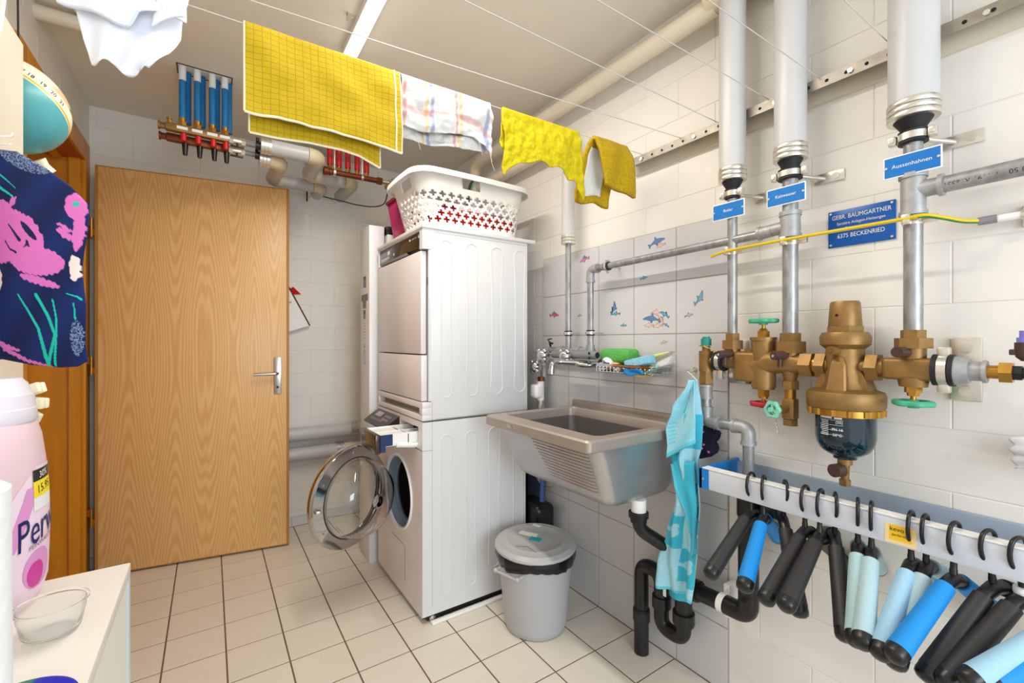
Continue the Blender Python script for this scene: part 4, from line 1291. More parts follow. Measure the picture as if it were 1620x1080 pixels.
obj('elbow', MB().tube(fillet([(RX, 0.772, 0.932), (RX, 0.727, 0.932), (RX, 0.727, 0.885)], 0.035), 0.0205, 20).cyl((RX, 0.776, 0.932), (RX, 0.766, 0.932), 0.023, n=20).cyl((RX, 0.727, 0.890), (RX, 0.727, 0.880), 0.023, n=20), M['galv_cast'], t)
obj('down_pipe', MB().cyl((RX, 0.727, 0.885), (RX, 0.727, 0.735), 0.0165, n=18), M['galv'], t)
obj('sealing', MB().lathe([(0.0175, 0.772), (0.019, 0.768), (0.020, 0.748), (0.018, 0.742)], (RX, 0.727, 0), n=18), M['peel'], t)

# ------------------------------------------------------------------ black drain
t = thing('drain_pipe', 'black plastic drain with trap running under the sink to the standpipe', 'drain', (1.38, 0.95, 0.1))
rp_ = 0.0265
obj('vertical_pipe', MB().cyl((RX, 0.727, 0.40), (RX, 0.727, 0.70), 0.0295, n=24).cyl((RX, 0.727, 0.66), (RX, 0.727, 0.72), 0.033, n=24).cyl((RX, 0.727, 0.715), (RX, 0.727, 0.748), 0.026, n=24), M['pe'], t)
obj('elbow', MB().tube(fillet([(RX, 0.727, 0.42), (RX, 0.727, 0.353), (RX, 0.80, 0.350)], 0.055), 0.0295, 24), M['pe'], t)
obj('level_pipe', MB().cyl((RX, 0.79, 0.350), (RX, 0.95, 0.343), 0.0275, n=24), M['pe'], t)
obj('clip', MB().cyl((RX, 0.800, 0.350), (RX, 0.820, 0.350), 0.0300, n=24).rbox(RX + 0.02, XT - 0.001, 0.800, 0.820, 0.298, 0.402, 0.002).cyl((RX + 0.015, 0.81, 0.392), (RX + 0.021, 0.81, 0.392), 0.006, n=10).cyl((RX + 0.015, 0.81, 0.306), (RX + 0.021, 0.81, 0.306), 0.006, n=10), M['white_plastic'], t)
obj('collar', MB().cyl((RX, 0.895, 0.346), (RX, 0.925, 0.345), 0.036, n=12).cyl((RX, 0.92, 0.345), (RX, 0.935, 0.345), 0.033, n=24), M['pe'], t)
obj('tee', MB().cyl((RX, 0.955, 0.40), (RX, 0.955, 0.235), 0.029, n=24).cyl((RX, 0.955, 0.345), (RX, 0.92, 0.345), 0.029, n=24), M['pe'], t)
obj('collar', MB().cyl((RX, 0.955, 0.212), (RX, 0.955, 0.248), 0.0375, n=14).cyl((RX, 0.955, 0.205), (RX, 0.955, 0.216), 0.035, n=24), M['pe'], t)
obj('trap_bend', MB().tube(fillet([(RX, 0.955, 0.235), (RX, 0.955, 0.150), (RX, 1.048, 0.150), (RX, 1.048, 0.230)], 0.047), rp_, 24), M['pe'], t)
obj('collar', MB().cyl((RX, 1.048, 0.222), (RX, 1.048, 0.262), 0.034, n=14), M['pe'], t)
obj('over_bend', MB().tube(fillet([(RX, 1.048, 0.25), (RX, 1.048, 0.345), (RX, 1.140, 0.345), (RX, 1.140, 0.17)], 0.047), rp_, 24), M['pe'], t)
obj('standpipe', MB().cyl((RX, 1.140, 0.0005), (RX, 1.140, 0.155), 0.0275, n=24).cyl((RX, 1.140, 0.125), (RX, 1.140, 0.165), 0.032, n=24).cyl((RX, 1.140, 0.16), (RX, 1.140, 0.172), 0.030, n=24), M['pe_worn'], t, label='worn black standpipe with white scratches')
obj('sink_tail', MB().tube(fillet([(1.25, 1.045, 0.61), (1.25, 1.045, 0.54), (RX, 0.955, 0.44), (RX, 0.955, 0.38)], 0.045), 0.0235, 22), M['pe'], t)
obj('collar', MB().cyl((1.25, 1.045, 0.600), (1.25, 1.045, 0.582), 0.035, n=14).cyl((1.25, 1.045, 0.582), (1.25, 1.045, 0.565), 0.0285, n=20), M['pe'], t)

# ------------------------------------------------------------------ utility sink
t = thing('utility_sink', 'deep steel utility sink with washboard front hung on the tiled wall', 'sink', (1.25, 1.28, 0.64))
X0, X1, Y0, Y1, ZR = 0.950, XT, 0.985, 1.600, 0.895
n6 = 5
rim = [rrect(X0 + 0.004, X1, Y0 + 0.004, Y1 - 0.004, 0.855, 0.014, n6), rrect(X0, X1, Y0, Y1, 0.860, 0.016, n6), rrect(X0, X1, Y0, Y1, ZR - 0.006, 0.016, n6), rrect(X0 + 0.006, X1, Y0 + 0.006, Y1 - 0.006, ZR, 0.014, n6),
       rrect(1.026, 1.412, 1.026, 1.574, ZR, 0.03, n6), rrect(1.032, 1.408, 1.032, 1.568, ZR - 0.006, 0.028, n6), rrect(1.034, 1.406, 1.034, 1.566, 0.856, 0.028, n6)]
obj('rim', MB().loft(rim + [rim[0]]), M['sink'], t)
obj('backsplash', MB().rbox(XT - 0.022, XT, Y0 + 0.002, Y1 - 0.002, ZR - 0.004, 0.925, 0.003), M['sink'], t)
outer = [rrect(1.003, 1.436, 1.006, 1.590, 0.862, 0.035, n6), rrect(1.082, 1.420, 1.024, 1.572, 0.675, 0.035, n6), rrect(1.094, 1.412, 1.032, 1.564, 0.652, 0.04, n6), rrect(1.115, 1.395, 1.050, 1.546, 0.640, 0.04, n6)]
obj('basin_outside', MB().loft(outer, cap1=True), M['sink_side'], t)
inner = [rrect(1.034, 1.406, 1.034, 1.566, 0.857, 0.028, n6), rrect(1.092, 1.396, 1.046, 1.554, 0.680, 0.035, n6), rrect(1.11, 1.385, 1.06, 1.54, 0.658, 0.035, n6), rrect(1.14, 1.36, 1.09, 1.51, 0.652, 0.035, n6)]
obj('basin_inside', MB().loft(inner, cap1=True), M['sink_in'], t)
wbm = MB()
for k in range(13):
    z_ = 0.842 - 0.0125 * k
    xf_ = 1.003 + (0.862 - z_) / 0.187 * 0.079
    yl = 1.345 - 0.004 * k
    wbm.tube([(xf_ + 0.0005, 1.052 + 0.001 * k, z_), (xf_ - 0.0022, 1.062 + 0.001 * k, z_), (xf_ - 0.0022, yl, z_), (xf_ + 0.0005, yl + 0.02, z_)], 0.0062, 10)
obj('washboard_rib', wbm, M['sink_side'], t)
obj('badge', MB().rbox(0.9488, 0.951, 1.385, 1.43, 0.868, 0.882, 0.0006), M['sink_side'], t)
obj('stopper_wire', MB().tube(fillet([(1.12, 1.42, 0.662), (1.12, 1.40, 0.80), (1.16, 1.30, 0.83), (1.17, 1.30, 0.78)], 0.02), 0.003, 8), M['bright'], t)
obj('drain_nut', MB().cyl((1.25, 1.045, 0.645), (1.25, 1.045, 0.602), 0.026, n=20), M['white_plastic'], t)

# ------------------------------------------------------------------ faucet and its pipework
t = thing('wall_faucet', 'chrome wall faucet with ball handles and swivel spout over the sink', 'faucet', (1.38, 1.6, 1.14))
obj('back_pipe', MB().cyl((1.40, 1.74, 1.158), (1.40, 1.42, 1.158), 0.015, n=18).cyl((1.40, 1.66, 1.158), (1.40, 1.62, 1.158), 0.019, n=18).cyl((1.40, 1.54, 1.158), (1.40, 1.50, 1.158), 0.019, n=18), M['galv_cast'], t)
obj('front_tube', MB().cyl((1.335, 1.615, 1.140), (1.335, 1.345, 1.142), 0.0175, n=22).cyl((1.335, 1.347, 1.142), (1.335, 1.332, 1.142), 0.0185, 0.0150, n=22), M['grey_sleeve'], t)
obj('tube_opening', MB().cyl((1.335, 1.3325, 1.142), (1.335, 1.3305, 1.142), 0.0125, n=20).cyl((1.3172, 1.362, 1.150), (1.3165, 1.362, 1.150), 0.006, n=10).cyl((1.3185, 1.362, 1.130), (1.3175, 1.362, 1.130), 0.006, n=10), M['void'], t)
def ball_handle(c, r=0.0315):
    mb = MB().sphere(c, r, 24, 14, (1, 1, 0.95))
    for k in range(4):
        a = R(45 + 90 * k)
        mb.sphere((c[0] - 0.008, c[1] + 0.9 * r * math.cos(a), c[2] + 0.9 * r * math.sin(a)), r * 0.42, 12, 8)
    return mb
for c in ((1.300, 1.650, 1.135), (1.300, 1.490, 1.135), (1.345, 1.765, 1.075)):
    h_ = obj('ball_handle', ball_handle(c), M['chrome'], t)
    obj('handle_stem', MB().cyl((c[0] + 0.015, c[1], c[2]), (1.40, c[1], c[2] + 0.005), 0.010, n=14), M['chrome'], t)
obj('spout', MB().tube(fillet([(1.36, 1.40, 1.105), (1.31, 1.45, 1.109), (1.26, 1.492, 1.112), (1.224, 1.492, 1.108), (1.218, 1.490, 1.072)], 0.025), 0.0115, 16), M['chrome'], t)
obj('spout_tip', MB().cyl((1.218, 1.490, 1.080), (1.218, 1.490, 1.060), 0.0138, n=18), M['chrome'], t)
obj('mixer_arm', MB().tube(fillet([(1.31, 1.485, 1.125), (1.32, 1.43, 1.100), (1.34, 1.39, 1.098), (1.40, 1.375, 1.098)], 0.02), 0.0115, 14).cyl((1.405, 1.375, 1.098), (1.44, 1.375, 1.098), 0.028, 0.032, n=22), M['chrome'], t)
obj('mixer_body', MB().cyl((1.352, 1.56, 1.102), (1.352, 1.39, 1.102), 0.011, n=16), M['chrome'], t)
obj('side_pipe', MB().tube(fillet([(1.40, 1.74, 1.158), (1.40, 1.77, 1.158), (1.40, 1.775, 1.02)], 0.02), 0.0155, 16), M['galv_cast'], t)
obj('cock_lever', MB().tube([(1.385, 1.70, 1.175), (1.375, 1.695, 1.195), (1.372, 1.67, 1.19)], 0.005, 8).tube([(1.375, 1.695, 1.195), (1.372, 1.705, 1.21), (1.37, 1.675, 1.213)], 0.003, 8), M['rubber'], t)
obj('brown_union', MB().cyl((1.385, 1.775, 1.022), (1.385, 1.775, 1.000), 0.0185, n=16), M['copper'], t)
obj('white_connector', MB().cyl((1.38, 1.775, 1.0), (1.38, 1.775, 0.905), 0.018, n=18).rbox(1.335, 1.385, 1.752, 1.812, 0.915, 0.985, 0.016, 4), M['white_plastic'], t)
obj('hose_end', MB().cyl((1.38, 1.775, 0.905), (1.38, 1.775, 0.845), 0.0155, n=18).cyl((1.38, 1.775, 0.885), (1.38, 1.775, 0.865), 0.0185, n=18), M['bright'], t)
obj('blue_hose', MB().tube(smooth_path([(1.38, 1.775, 0.85), (1.385, 1.78, 0.75), (1.37, 1.76, 0.62), (1.35, 1.72, 0.52), (1.34, 1.71, 0.42)], 6), 0.013, 12), M['hose_blue'], t)
# drain hose loop behind the washing machine
cen = V((1.395, 1.745, 0.560))
o = obj('drain_hose', MB().tube([cen + V((0.01 * math.sin(a), 0.085 * math.cos(a) - 0.0, 0.075 * math.sin(a))) for a in [R(-150 + 12 * k) for k in range(26)]], 0.0105, 12), M['hose'])
tag(o, 'looped grey hose between the washing machine and the wall', 'hose')
o = obj('black_case', MB().rbox(1.30, 1.42, 1.70, 1.88, 0.0, 0.40, 0.03, 3), M['black'])
tag(o, 'black plastic case standing behind the grey bin', 'case')
o = obj('standing_board', MB().rbox(1.400, 1.412, 1.80, 2.10, 0.02, 0.66, 0.004), M['slate'])
tag(o, 'slate blue board behind the washing machine', 'board')

# ------------------------------------------------------------------ soap rack with what lies on it
t = thing('soap_rack', 'wire soap rack fixed to the tiles beside the faucet', 'rack', (1.39, 1.2, 1.08))
rk = MB()
for z_, rr in ((1.104, 0.004), (1.078, 0.0022)):
    rk.tube(rrect(1.325, 1.445, 1.045, 1.335, z_, 0.015, 4), rr, 8, closed=True)
rk.box(1.3215, 1.3235, 1.055, 1.325, 1.098, 1.110)
obj('frame', rk, M['chrome'], t)
wr_ = MB()
y = 1.06
while y < 1.33:
    wr_.tube(fillet([(1.325, y, 1.104), (1.325, y, 1.078), (1.445, y, 1.078), (1.445, y, 1.104)], 0.006, 3), 0.0014, 6)
    y += 0.019
obj('wire', wr_, M['chrome'], t)
obj('wall_mount', MB().cyl((1.44, 1.12, 1.10), (XT, 1.12, 1.10), 0.006, n=10).cyl((1.44, 1.26, 1.10), (XT, 1.26, 1.10), 0.006, n=10), M['chrome'], t)
o = obj('sponge', MB().rbox(1.355, 1.445, 1.195, 1.345, 1.112, 1.170, 0.019, 4), M['sponge_g'])
tag(o, 'large green bath sponge on the soap rack', 'sponge')
mtx = Matrix.Translation((1.352, 1.125, 1.122)) @ Matrix.Rotation(R(-14), 4, 'X') @ Matrix.Rotation(R(6), 4, 'Z')
o = obj('sponge', MB().rbox(-0.025, 0.025, -0.055, 0.055, -0.016, 0.016, 0.005, 3, mtx), M['sponge_b'])
tag(o, 'light blue sponge on the front of the soap rack', 'sponge')
o = obj('soap_bar', MB().rbox(1.345, 1.385, 1.235, 1.328, 1.090, 1.116, 0.011, 3), M['soap'])
tag(o, 'orange bar of soap at the left end of the soap rack', 'soap')
o = obj('cleaning_rag', MB().grid(lambda s, tt: V((1.332 + 0.04 * tt + 0.006 * math.sin(9 * s), 1.258 + 0.058 * s, 1.100 + 0.03 * math.sin(math.pi * s) * (0.5 + 0.5 * math.sin(3 * tt + 0.5)) + 0.005 * math.sin(13 * s + 7 * tt))), 14, 10), M['shirt'], solid=0.004, ang=180)
tag(o, 'scrunched white rag on the orange soap', 'rag')
t = thing('scrub_brush', 'white bristled scrubbing brush at the right end of the soap rack', 'brush', (1.36, 1.06, 1.11))
obj('back', MB().rbox(-0.018, 0.018, -0.05, 0.05, -0.006, 0.006, 0.005, 3, Matrix.Translation((1.395, 1.050, 1.140)) @ Matrix.Rotation(R(-24), 4, 'X')), M['clear'], t)
bm_ = MB()
for i in range(10):
    for k in range(3):
        y_ = 1.012 + 0.0085 * i
        bm_.cyl((1.385 + 0.009 * k, y_, 1.147 - 0.0038 * i), (1.380 + 0.009 * k, y_ + 0.012, 1.118 - 0.0032 * i), 0.0028, n=6)
obj('bristle', bm_, M['bristle'], t, kind='stuff')
t = thing('dish_brush', 'lime green handled brush lying across the soap rack', 'brush', (1.41, 1.11, 1.12))
obj('handle', MB().tube([(1.42, 1.045, 1.158), (1.415, 1.10, 1.144), (1.40, 1.17, 1.120)], [0.005, 0.008, 0.006], 12), M['lime'], t)
obj('head', MB().rbox(1.372, 1.402, 1.16, 1.205, 1.104, 1.126, 0.006, 3), M['bristle'], t)
o = obj('nail_brush', MB().rbox(1.330, 1.358, 1.085, 1.140, 1.084, 1.097, 0.004).box(1.3185, 1.3215, 1.095, 1.165, 1.1015, 1.1065), M['tan'])
tag(o, 'small brown wooden brush hooked on the front wire of soap rack', 'brush')
o = obj('blue_rag', MB().grid(lambda s, tt: V((1.3175 - 0.003 * math.sin(5 * s + 4 * tt), 1.09 + 0.085 * s - 0.008 * tt, 1.095 - 0.022 * tt + 0.003 * math.sin(7 * s))), 12, 8), M['blue_cl'], solid=0.003, ang=180)
tag(o, 'deep blue rag poking through the front of the soap rack', 'rag')
o = obj('plastic_knob', MB().sphere((1.337, 1.222, 1.090), 0.0115, 16, 10), M['print'])
tag(o, 'round white knob lying low in the soap rack', 'knob')
o = obj('toothbrush', MB().tube([(1.337, 1.14, 1.083), (1.335, 1.08, 1.086), (1.345, 1.03, 1.112)], 0.004, 8).rbox(1.326, 1.344, 1.092, 1.115, 1.083, 1.094, 0.003), M['aqua'])
tag(o, 'aqua plastic brush lying at the bottom of the soap rack', 'brush')
o = obj('yellow_pad', MB().rbox(1.335, 1.395, 1.105, 1.160, 1.0655, 1.0765, 0.004), M['yellow_st'])
tag(o, 'flat orange yellow pad sticking out under the soap rack', 'pad')

# ------------------------------------------------------------------ washing machine and dryer
WX, N0, N1, XBk = 0.742, 1.765, 2.360, 1.292


def loop_path(xc, w, z0, z1, waist, y):
    pts = []
    for k in range(13):
        a = math.pi * k / 12
        pts.append((xc + w * math.cos(a), y, z1 - w + w * math.sin(a)))
    nn = 16
    for k in range(1, nn):
        f = k / nn
        pts.append((xc - w * (1 - waist * math.sin(math.pi * f)), y, (z1 - w) + (z0 + w - z1 + w) * f))
    for k in range(13):
        a = math.pi + math.pi * k / 12
        pts.append((xc + w * math.cos(a), y, z0 + w + w * math.sin(a)))
    for k in range(1, nn):
        f = k / nn
        pts.append((xc + w * (1 - waist * math.sin(math.pi * f)), y, (z0 + w) + (z1 - w - z0 - w) * f))
    return pts


# dryer
t = thing('tumble_dryer', 'white tumble dryer stacked on top of the washing machine', 'dryer', (1.0, 2.06, 0.862))
obj('cabinet', MB().rbox(0.782, XBk, N0, N1, 0.862, 1.684, 0.004), M['white'], t)
obj('top_slab', MB().rbox(0.738, 1.336, N0 - 0.008, N1 + 0.006, 1.682, 1.700, 0.003), M['white'], t)
fa = MB()
fa.box(WX, 0.783, N0, N0 + 0.032, 1.594, 1.682).box(WX, 0.783, N1 - 0.006, N1, 1.594, 1.682).box(WX, 0.783, N0 + 0.032, N1 - 0.006, 1.674, 1.682).box(0.765, 0.783, N0 + 0.03, N1 - 0.004, 1.594, 1.676)
obj('fascia', fa, M['white'], t, smooth=False)
cp = obj('control_panel', MB().rbox(0.748, 0.766, N0 + 0.034, N1 - 0.008, 1.608, 1.673, 0.002), M['dark_panel'], t, label='dark brown control panel with small display')
obj('display', MB().box(0.7465, 0.7485, N1 - 0.11, N1 - 0.04, 1.636, 1.655), M['lcd'], cp)
bt = MB()
for k in range(8):
    bt.box(0.7470, 0.7485, N1 - 0.030 - 0.017 * k - 0.005, N1 - 0.030 - 0.017 * k, 1.620, 1.626)
for k in range(3):
    bt.box(0.7470, 0.7485, N1 - 0.135 - 0.012 * k - 0.004, N1 - 0.135 - 0.012 * k, 1.638, 1.655)
bt.box(0.7470, 0.7485, N0 + 0.15, N0 + 0.165, 1.652, 1.660)
bt.box(0.7470, 0.7485, N1 - 0.228, N1 - 0.222, 1.622, 1.634)
obj('printed_mark', bt, M['print'], cp, smooth=False)
text('lettering', 'ADORA TS WP', 0.0085, (0.7475, N0 + 0.108, 1.655), (0, -1, 0), (0, 0, 1), M['print'], cp)
text('shield_emblem', 'V', 0.010, (0.7475, N0 + 0.052, 1.657), (0, -1, 0), (0, 0, 1), M['print'], cp)
obj('emblem_border', MB().tube([(0.7474, N0 + 0.052 + yy, 1.656 + zz) for yy, zz in ((0.006, 0.008), (-0.006, 0.008), (-0.006, -0.003), (0, -0.009), (0.006, -0.003))], 0.0007, 5, closed=True), M['print'], cp)
obj('panel_split', MB().box(0.7474, 0.7482, N1 - 0.252, N1 - 0.250, 1.608, 1.673), M['black'], cp)
obj('grip_recess', MB().box(0.760, 0.782, N0 + 0.034, N1 - 0.008, 1.590, 1.608), M['black_panel'], t)
obj('grip_lip', MB().prism([(0, 0), (0.016, 0.002), (0.0, 0.012)], (0.748, N0 + 0.20, 1.596), (1, 0, 0), (0, 0, 1), -0.36), M['grey_sleeve'], t)
obj('door', MB().rbox(WX, 0.768, 1.782, N1 - 0.002, 1.146, 1.588, 0.005), M['white_panel'], t)
obj('lower_flap', MB().rbox(WX, 0.770, 1.778, N1 - 0.002, 0.945, 1.141, 0.004), M['white_panel'], t)
obj('door_gap', MB().box(0.770, 0.7825, 1.772, N1 - 0.003, 0.945, 1.592), M['grey_gap'], t)
obj('side_trim', MB().box(0.7705, 0.783, N0, 1.7715, 0.945, 1.592), M['white'], t)
obj('door_catch', MB().rbox(0.7685, 0.771, 1.7735, 1.778, 1.44, 1.475, 0.0006), M['dkblue'], t)
vt = MB()
vt.rbox(WX, 0.79, N0 + 0.001, N1, 0.915, 0.941, 0.002).rbox(WX, 0.79, N0 + 0.001, N1, 0.862, 0.886, 0.002).rbox(WX, 0.79, N0 + 0.001, N0 + 0.035, 0.884, 0.917, 0.002).rbox(WX, 0.79, N1 - 0.014, N1, 0.884, 0.917, 0.002)
obj('base_strip', vt, M['white_panel'], t)
obj('vent_slot', MB().box(0.775, 0.783, N0 + 0.02, N1 - 0.01, 0.884, 0.918), M['grey_gap'], t)
rb = MB()
for xc, w_ in ((0.853, 0.029), (0.980, 0.029), (1.112, 0.032), (1.242, 0.032)):
    rb.tube(loop_path(xc + 0.010 * (xc - 1.0), w_, 0.955, 1.640, 0.22, N0 - 0.0002), 0.0024, 6, closed=True)
obj('pressed_rib', rb, M['white'], t)
obj('side_seam', MB().box(0.786, 0.7872, N0 - 0.0006, N0 + 0.002, 0.864, 0.942).box(0.80, XBk, N0 - 0.0005, N0 + 0.002, 0.8655, 0.8672).box(0.80, XBk, N0 - 0.0005, N0 + 0.002, 1.668, 1.6694), M['grey_gap'], t)

# washer
t = thing('washing_machine', 'white washing machine with open glass door and pulled out drawer', 'washing machine', (1.0, 2.06, 0.0))
PC, PZ, PR = 2.052, 0.490, 0.163
bodym = MB()
bodym.rbox(0.790, XBk, N0, N1, 0.030, 0.858, 0.004)
obj('side_cabinet', MB().box(0.7422, XBk, N0, N0 + 0.002, 0.026, 0.858).box(0.7422, XBk, N1 - 0.002, N1, 0.026, 0.858).box(0.7422, XBk, N0, N1, 0.856, 0.858).box(1.28, XBk, N0, N1, 0.026, 0.858).box(0.7422, XBk, N0, N1, 0.026, 0.03), M['white'], t, smooth=False)
nseg = 64
fr_in, fr_mid, fr_out, fr_back = [], [], [], []
for k in range(nseg):
    a = 2 * math.pi * k / nseg
    c_, s_ = math.cos(a), math.sin(a)
    fr_back.append((0.790, PC + PR * c_, PZ + PR * s_))
    fr_in.append((WX + 0.004, PC + PR * c_, PZ + PR * s_))
    fr_mid.append((WX, PC + (PR + 0.004) * c_, PZ + (PR + 0.004) * s_))
    ty = ((N1 - PC) / c_) if c_ > 1e-6 else ((N0 - PC) / c_ if c_ < -1e-6 else 1e9)
    tz = ((0.735 - PZ) / s_) if s_ > 1e-6 else ((0.028 - PZ) / s_ if s_ < -1e-6 else 1e9)
    tt = min(ty, tz)
    fr_out.append((WX, PC + tt * c_, PZ + tt * s_))
for cy, cz in ((N1, 0.735), (N0, 0.735), (N0, 0.028), (N1, 0.028)):
    j = min(range(nseg), key=lambda q: (fr_out[q][1] - cy) ** 2 + (fr_out[q][2] - cz) ** 2)
    fr_out[j] = (WX, cy, cz)
obj('front_panel', MB().loft([fr_back, fr_in, fr_mid, fr_out]), M['white_panel'], t)
fm = MB()
fm.box(WX, 0.79, N0 + 0.001, N0 + 0.045, 0.738, 0.856).box(WX, 0.79, N1 - 0.33, N1 - 0.0005, 0.738, 0.856).box(WX, 0.79, N0 + 0.045, N1 - 0.33, 0.832, 0.856).box(WX, 0.79, N0 + 0.045, N1 - 0.33, 0.738, 0.752)
obj('fascia', fm, M['white_panel'], t, smooth=False)
obj('drawer_cavity', MB().box(0.80, 0.81, N0 + 0.04, N1 - 0.32, 0.745, 0.84), M['void'], t)
obj('porthole_ring', MB().lathe([(PR - 0.004, 0.012), (PR + 0.003, -0.006), (PR + 0.011, -0.008), (PR + 0.014, 0.002)], (WX, PC, PZ), (1, 0, 0), 64, cap=False), M['white_plastic'], t)
obj('gasket', MB().lathe([(PR - 0.002, 0.002), (PR - 0.006, 0.014), (PR - 0.009, 0.030), (PR - 0.020, 0.034), (PR - 0.024, 0.042), (PR - 0.018, 0.052)], (WX, PC, PZ), (1, 0, 0), 64, cap=False), M['gasket'], t, label='grey rubber door gasket')
dr = MB().lathe([(PR - 0.019, 0.050), (PR - 0.012, 0.056), (0.20, 0.075), (0.22, 0.40), (0.0, 0.42)], (WX, PC, PZ), (1, 0, 0), 48, cap=False)
obj('drum', dr, M['drum'], t)
obj('service_flap', MB().box(WX - 0.0012, WX, N0 + 0.20, N0 + 0.205, 0.10, 0.26).box(WX - 0.0012, WX, N0 + 0.20, N0 + 0.38, 0.26, 0.2625), M['grey_gap'], t)
dis = obj('control_panel', MB().prism([(0.0, 0.0), (-0.078, -0.052), (-0.072, -0.062), (0.0, -0.050)], (WX, 2.355, 0.846), (1, 0, 0), (0, 0, 1), 0.315), M['black_panel'], t, label='black angled control panel with grey display')
sl = V((-0.078, 0, -0.052)).normalized()
def on_panel(yy, d):
    return V((WX, yy, 0.8466)) + sl * d
def ppatch(mb, ya, yb2, da, db):
    up = V((-0.052, 0, 0.078)).normalized() * 0.0008
    mb.add([on_panel(ya, da) + up, on_panel(yb2, da) + up, on_panel(yb2, db) + up, on_panel(ya, db) + up], [(0, 1, 2, 3)])
pm = MB()
ppatch(pm, 2.30, 2.215, 0.014, 0.044)
obj('display', pm, M['lcd'], dis)
pm = MB()
for k in range(9):
    ppatch(pm, 2.315 - 0.02 * k, 2.304 - 0.02 * k, 0.058, 0.070)
for k in range(4):
    for q in range(2):
        ppatch(pm, 2.17 - 0.022 * k, 2.156 - 0.022 * k, 0.022 + 0.022 * q, 0.034 + 0.022 * q)
obj('button', pm, mat('pinkish_button', rgb(170, 140, 140), 0.5), dis)
d_ = obj('detergent_drawer', MB().box(0.575, 0.80, 1.822, 1.826, 0.765, 0.812).box(0.575, 0.80, 2.012, 2.016, 0.765, 0.812).box(0.575, 0.80, 1.822, 2.016, 0.762, 0.766).box(0.575, 0.80, 1.915, 1.918, 0.765, 0.808).box(0.70, 0.704, 1.822, 2.016, 0.765, 0.806)
         .box(0.575, 0.715, 1.826, 1.915, 0.803, 0.806).box(0.575, 0.69, 1.918, 2.012, 0.803, 0.806), M['white_plastic'], t, smooth=False, label='white detergent drawer pulled out')
dfm = obj('drawer_front', MB().rbox(0.558, 0.577, 1.810, 2.022, 0.738, 0.816, 0.002), M['dark_panel'], d_, label='dark brown drawer front')
dfb = obj('drawer_end', MB().box(0.5785, 0.632, 1.818, 1.8215, 0.765, 0.812).box(0.5785, 0.60, 1.811, 1.8215, 0.742, 0.812), M['navy'], d_)
obj('drawer_curve', MB().tube(fillet([(0.65, 1.825, 0.765), (0.74, 1.828, 0.752), (0.80, 1.83, 0.757)], 0.03), 0.012, 10), M['white_plastic'], d_)
text('lettering', 'ADORA', 0.010, (0.5575, 1.985, 0.797), (0, -1, 0), (0, 0, 1), M['print'], d_)
text('shield_emblem', 'V', 0.012, (0.5575, 1.832, 0.788), (0, -1, 0), (0, 0, 1), M['print'], d_)
st = MB()
rnd = random.Random(3)
for k in range(14):
    st.cyl((rnd.uniform(0.59, 0.69), rnd.uniform(1.85, 2.0), 0.806), (0.59 + 0.1 * rnd.random(), 1.85 + 0.15 * rnd.random(), 0.8064), 0.0012, n=5)
rb = MB()
for xc, w_, zt in ((0.853, 0.027, 0.792), (0.975, 0.027, 0.795), (1.10, 0.031, 0.80), (1.235, 0.031, 0.80)):
    rb.tube(loop_path(xc, w_, 0.10 + 0.05 * (xc > 1.05), zt, 0.14, N0 - 0.0002), 0.0024, 6, closed=True)
obj('pressed_rib', rb, M['white'], t)
obj('side_seam', MB().box(0.7862, 0.7872, N0 - 0.0006, N0 + 0.002, 0.06, 0.855).box(0.742, 0.787, N0 - 0.0006, N0 + 0.002, 0.7345, 0.7362).box(WX - 0.0006, WX + 0.001, N0, N1, 0.7345, 0.7362), M['grey_gap'], t)
obj('plinth', MB().box(0.765, XBk - 0.01, N0 + 0.006, N1 - 0.01, 0.008, 0.03), M['black'], t)
obj('base_rail', MB().rbox(0.775, XBk, N0 - 0.028, N0 - 0.004, 0.0, 0.012, 0.004), M['white_plastic'], t)
obj('foot', MB().cyl((0.79, N0 + 0.012, 0.0), (0.79, N0 + 0.012, 0.03), 0.012, n=14).hexn((0.79, N0 + 0.012, 0.012), (0.79, N0 + 0.012, 0.02), 0.016), M['bright'], t)
# the open door: a disc on a vertical hinge
dn = V((0.51, -0.86, 0)).normalized()
dc = V((0.545, 2.118, 0.483))
dpar = obj('door', MB().lathe([(0.186, -0.030), (0.222, -0.034), (0.231, -0.022), (0.232, -0.004), (0.226, 0.006), (0.196, 0.014), (0.182, 0.018), (0.176, 0.012)], dc, dn, 72, cap=False), M['chrome'], t, label='open round door with chrome ring')
obj('glass_bowl', MB().lathe([(0.178, 0.010), (0.174, 0.030), (0.170, 0.064), (0.161, 0.096), (0.144, 0.122), (0.116, 0.140), (0.078, 0.150), (0.035, 0.1545), (0.0, 0.155)], dc, dn, 64, cap=False), M['glass'], dpar, solid=0.006)
obj('seal_ring', MB().lathe([(0.184, 0.017), (0.180, 0.021), (0.174, 0.017)], dc, dn, 64, cap=False), M['rubber'], dpar)
dside = dn.cross(V((0, 0, 1)))
if dside.x > 0:
    dside = -dside
obj('latch', MB().rbox(-0.010, 0.010, -0.014, 0.014, -0.008, 0.008, 0.003, 2, Matrix.Translation(dc + dside * 0.207 + dn * 0.016)), M['steel'], dpar)
obj('hinge', MB().tube([dc - dside * 0.222 + V((0, 0, 0.05)), dc - dside * 0.235 + V((0.015, 0.02, 0.05)), V((WX + 0.002, 2.25, 0.54))], 0.009, 10).tube([dc - dside * 0.222 - V((0, 0, 0.05)), dc - dside * 0.235 + V((0.015, 0.02, -0.05)), V((WX + 0.002, 2.25, 0.44))], 0.009, 10), M['steel'], dpar)
sc = MB()
for k in range(6):
    a = R(30 + 60 * k)
    q = dc + dn * 0.0125 + dside * (0.205 * math.cos(a)) + V((0, 0, 0.205 * math.sin(a)))
    sc.cyl(q, q + dn * 0.003, 0.004, n=10)
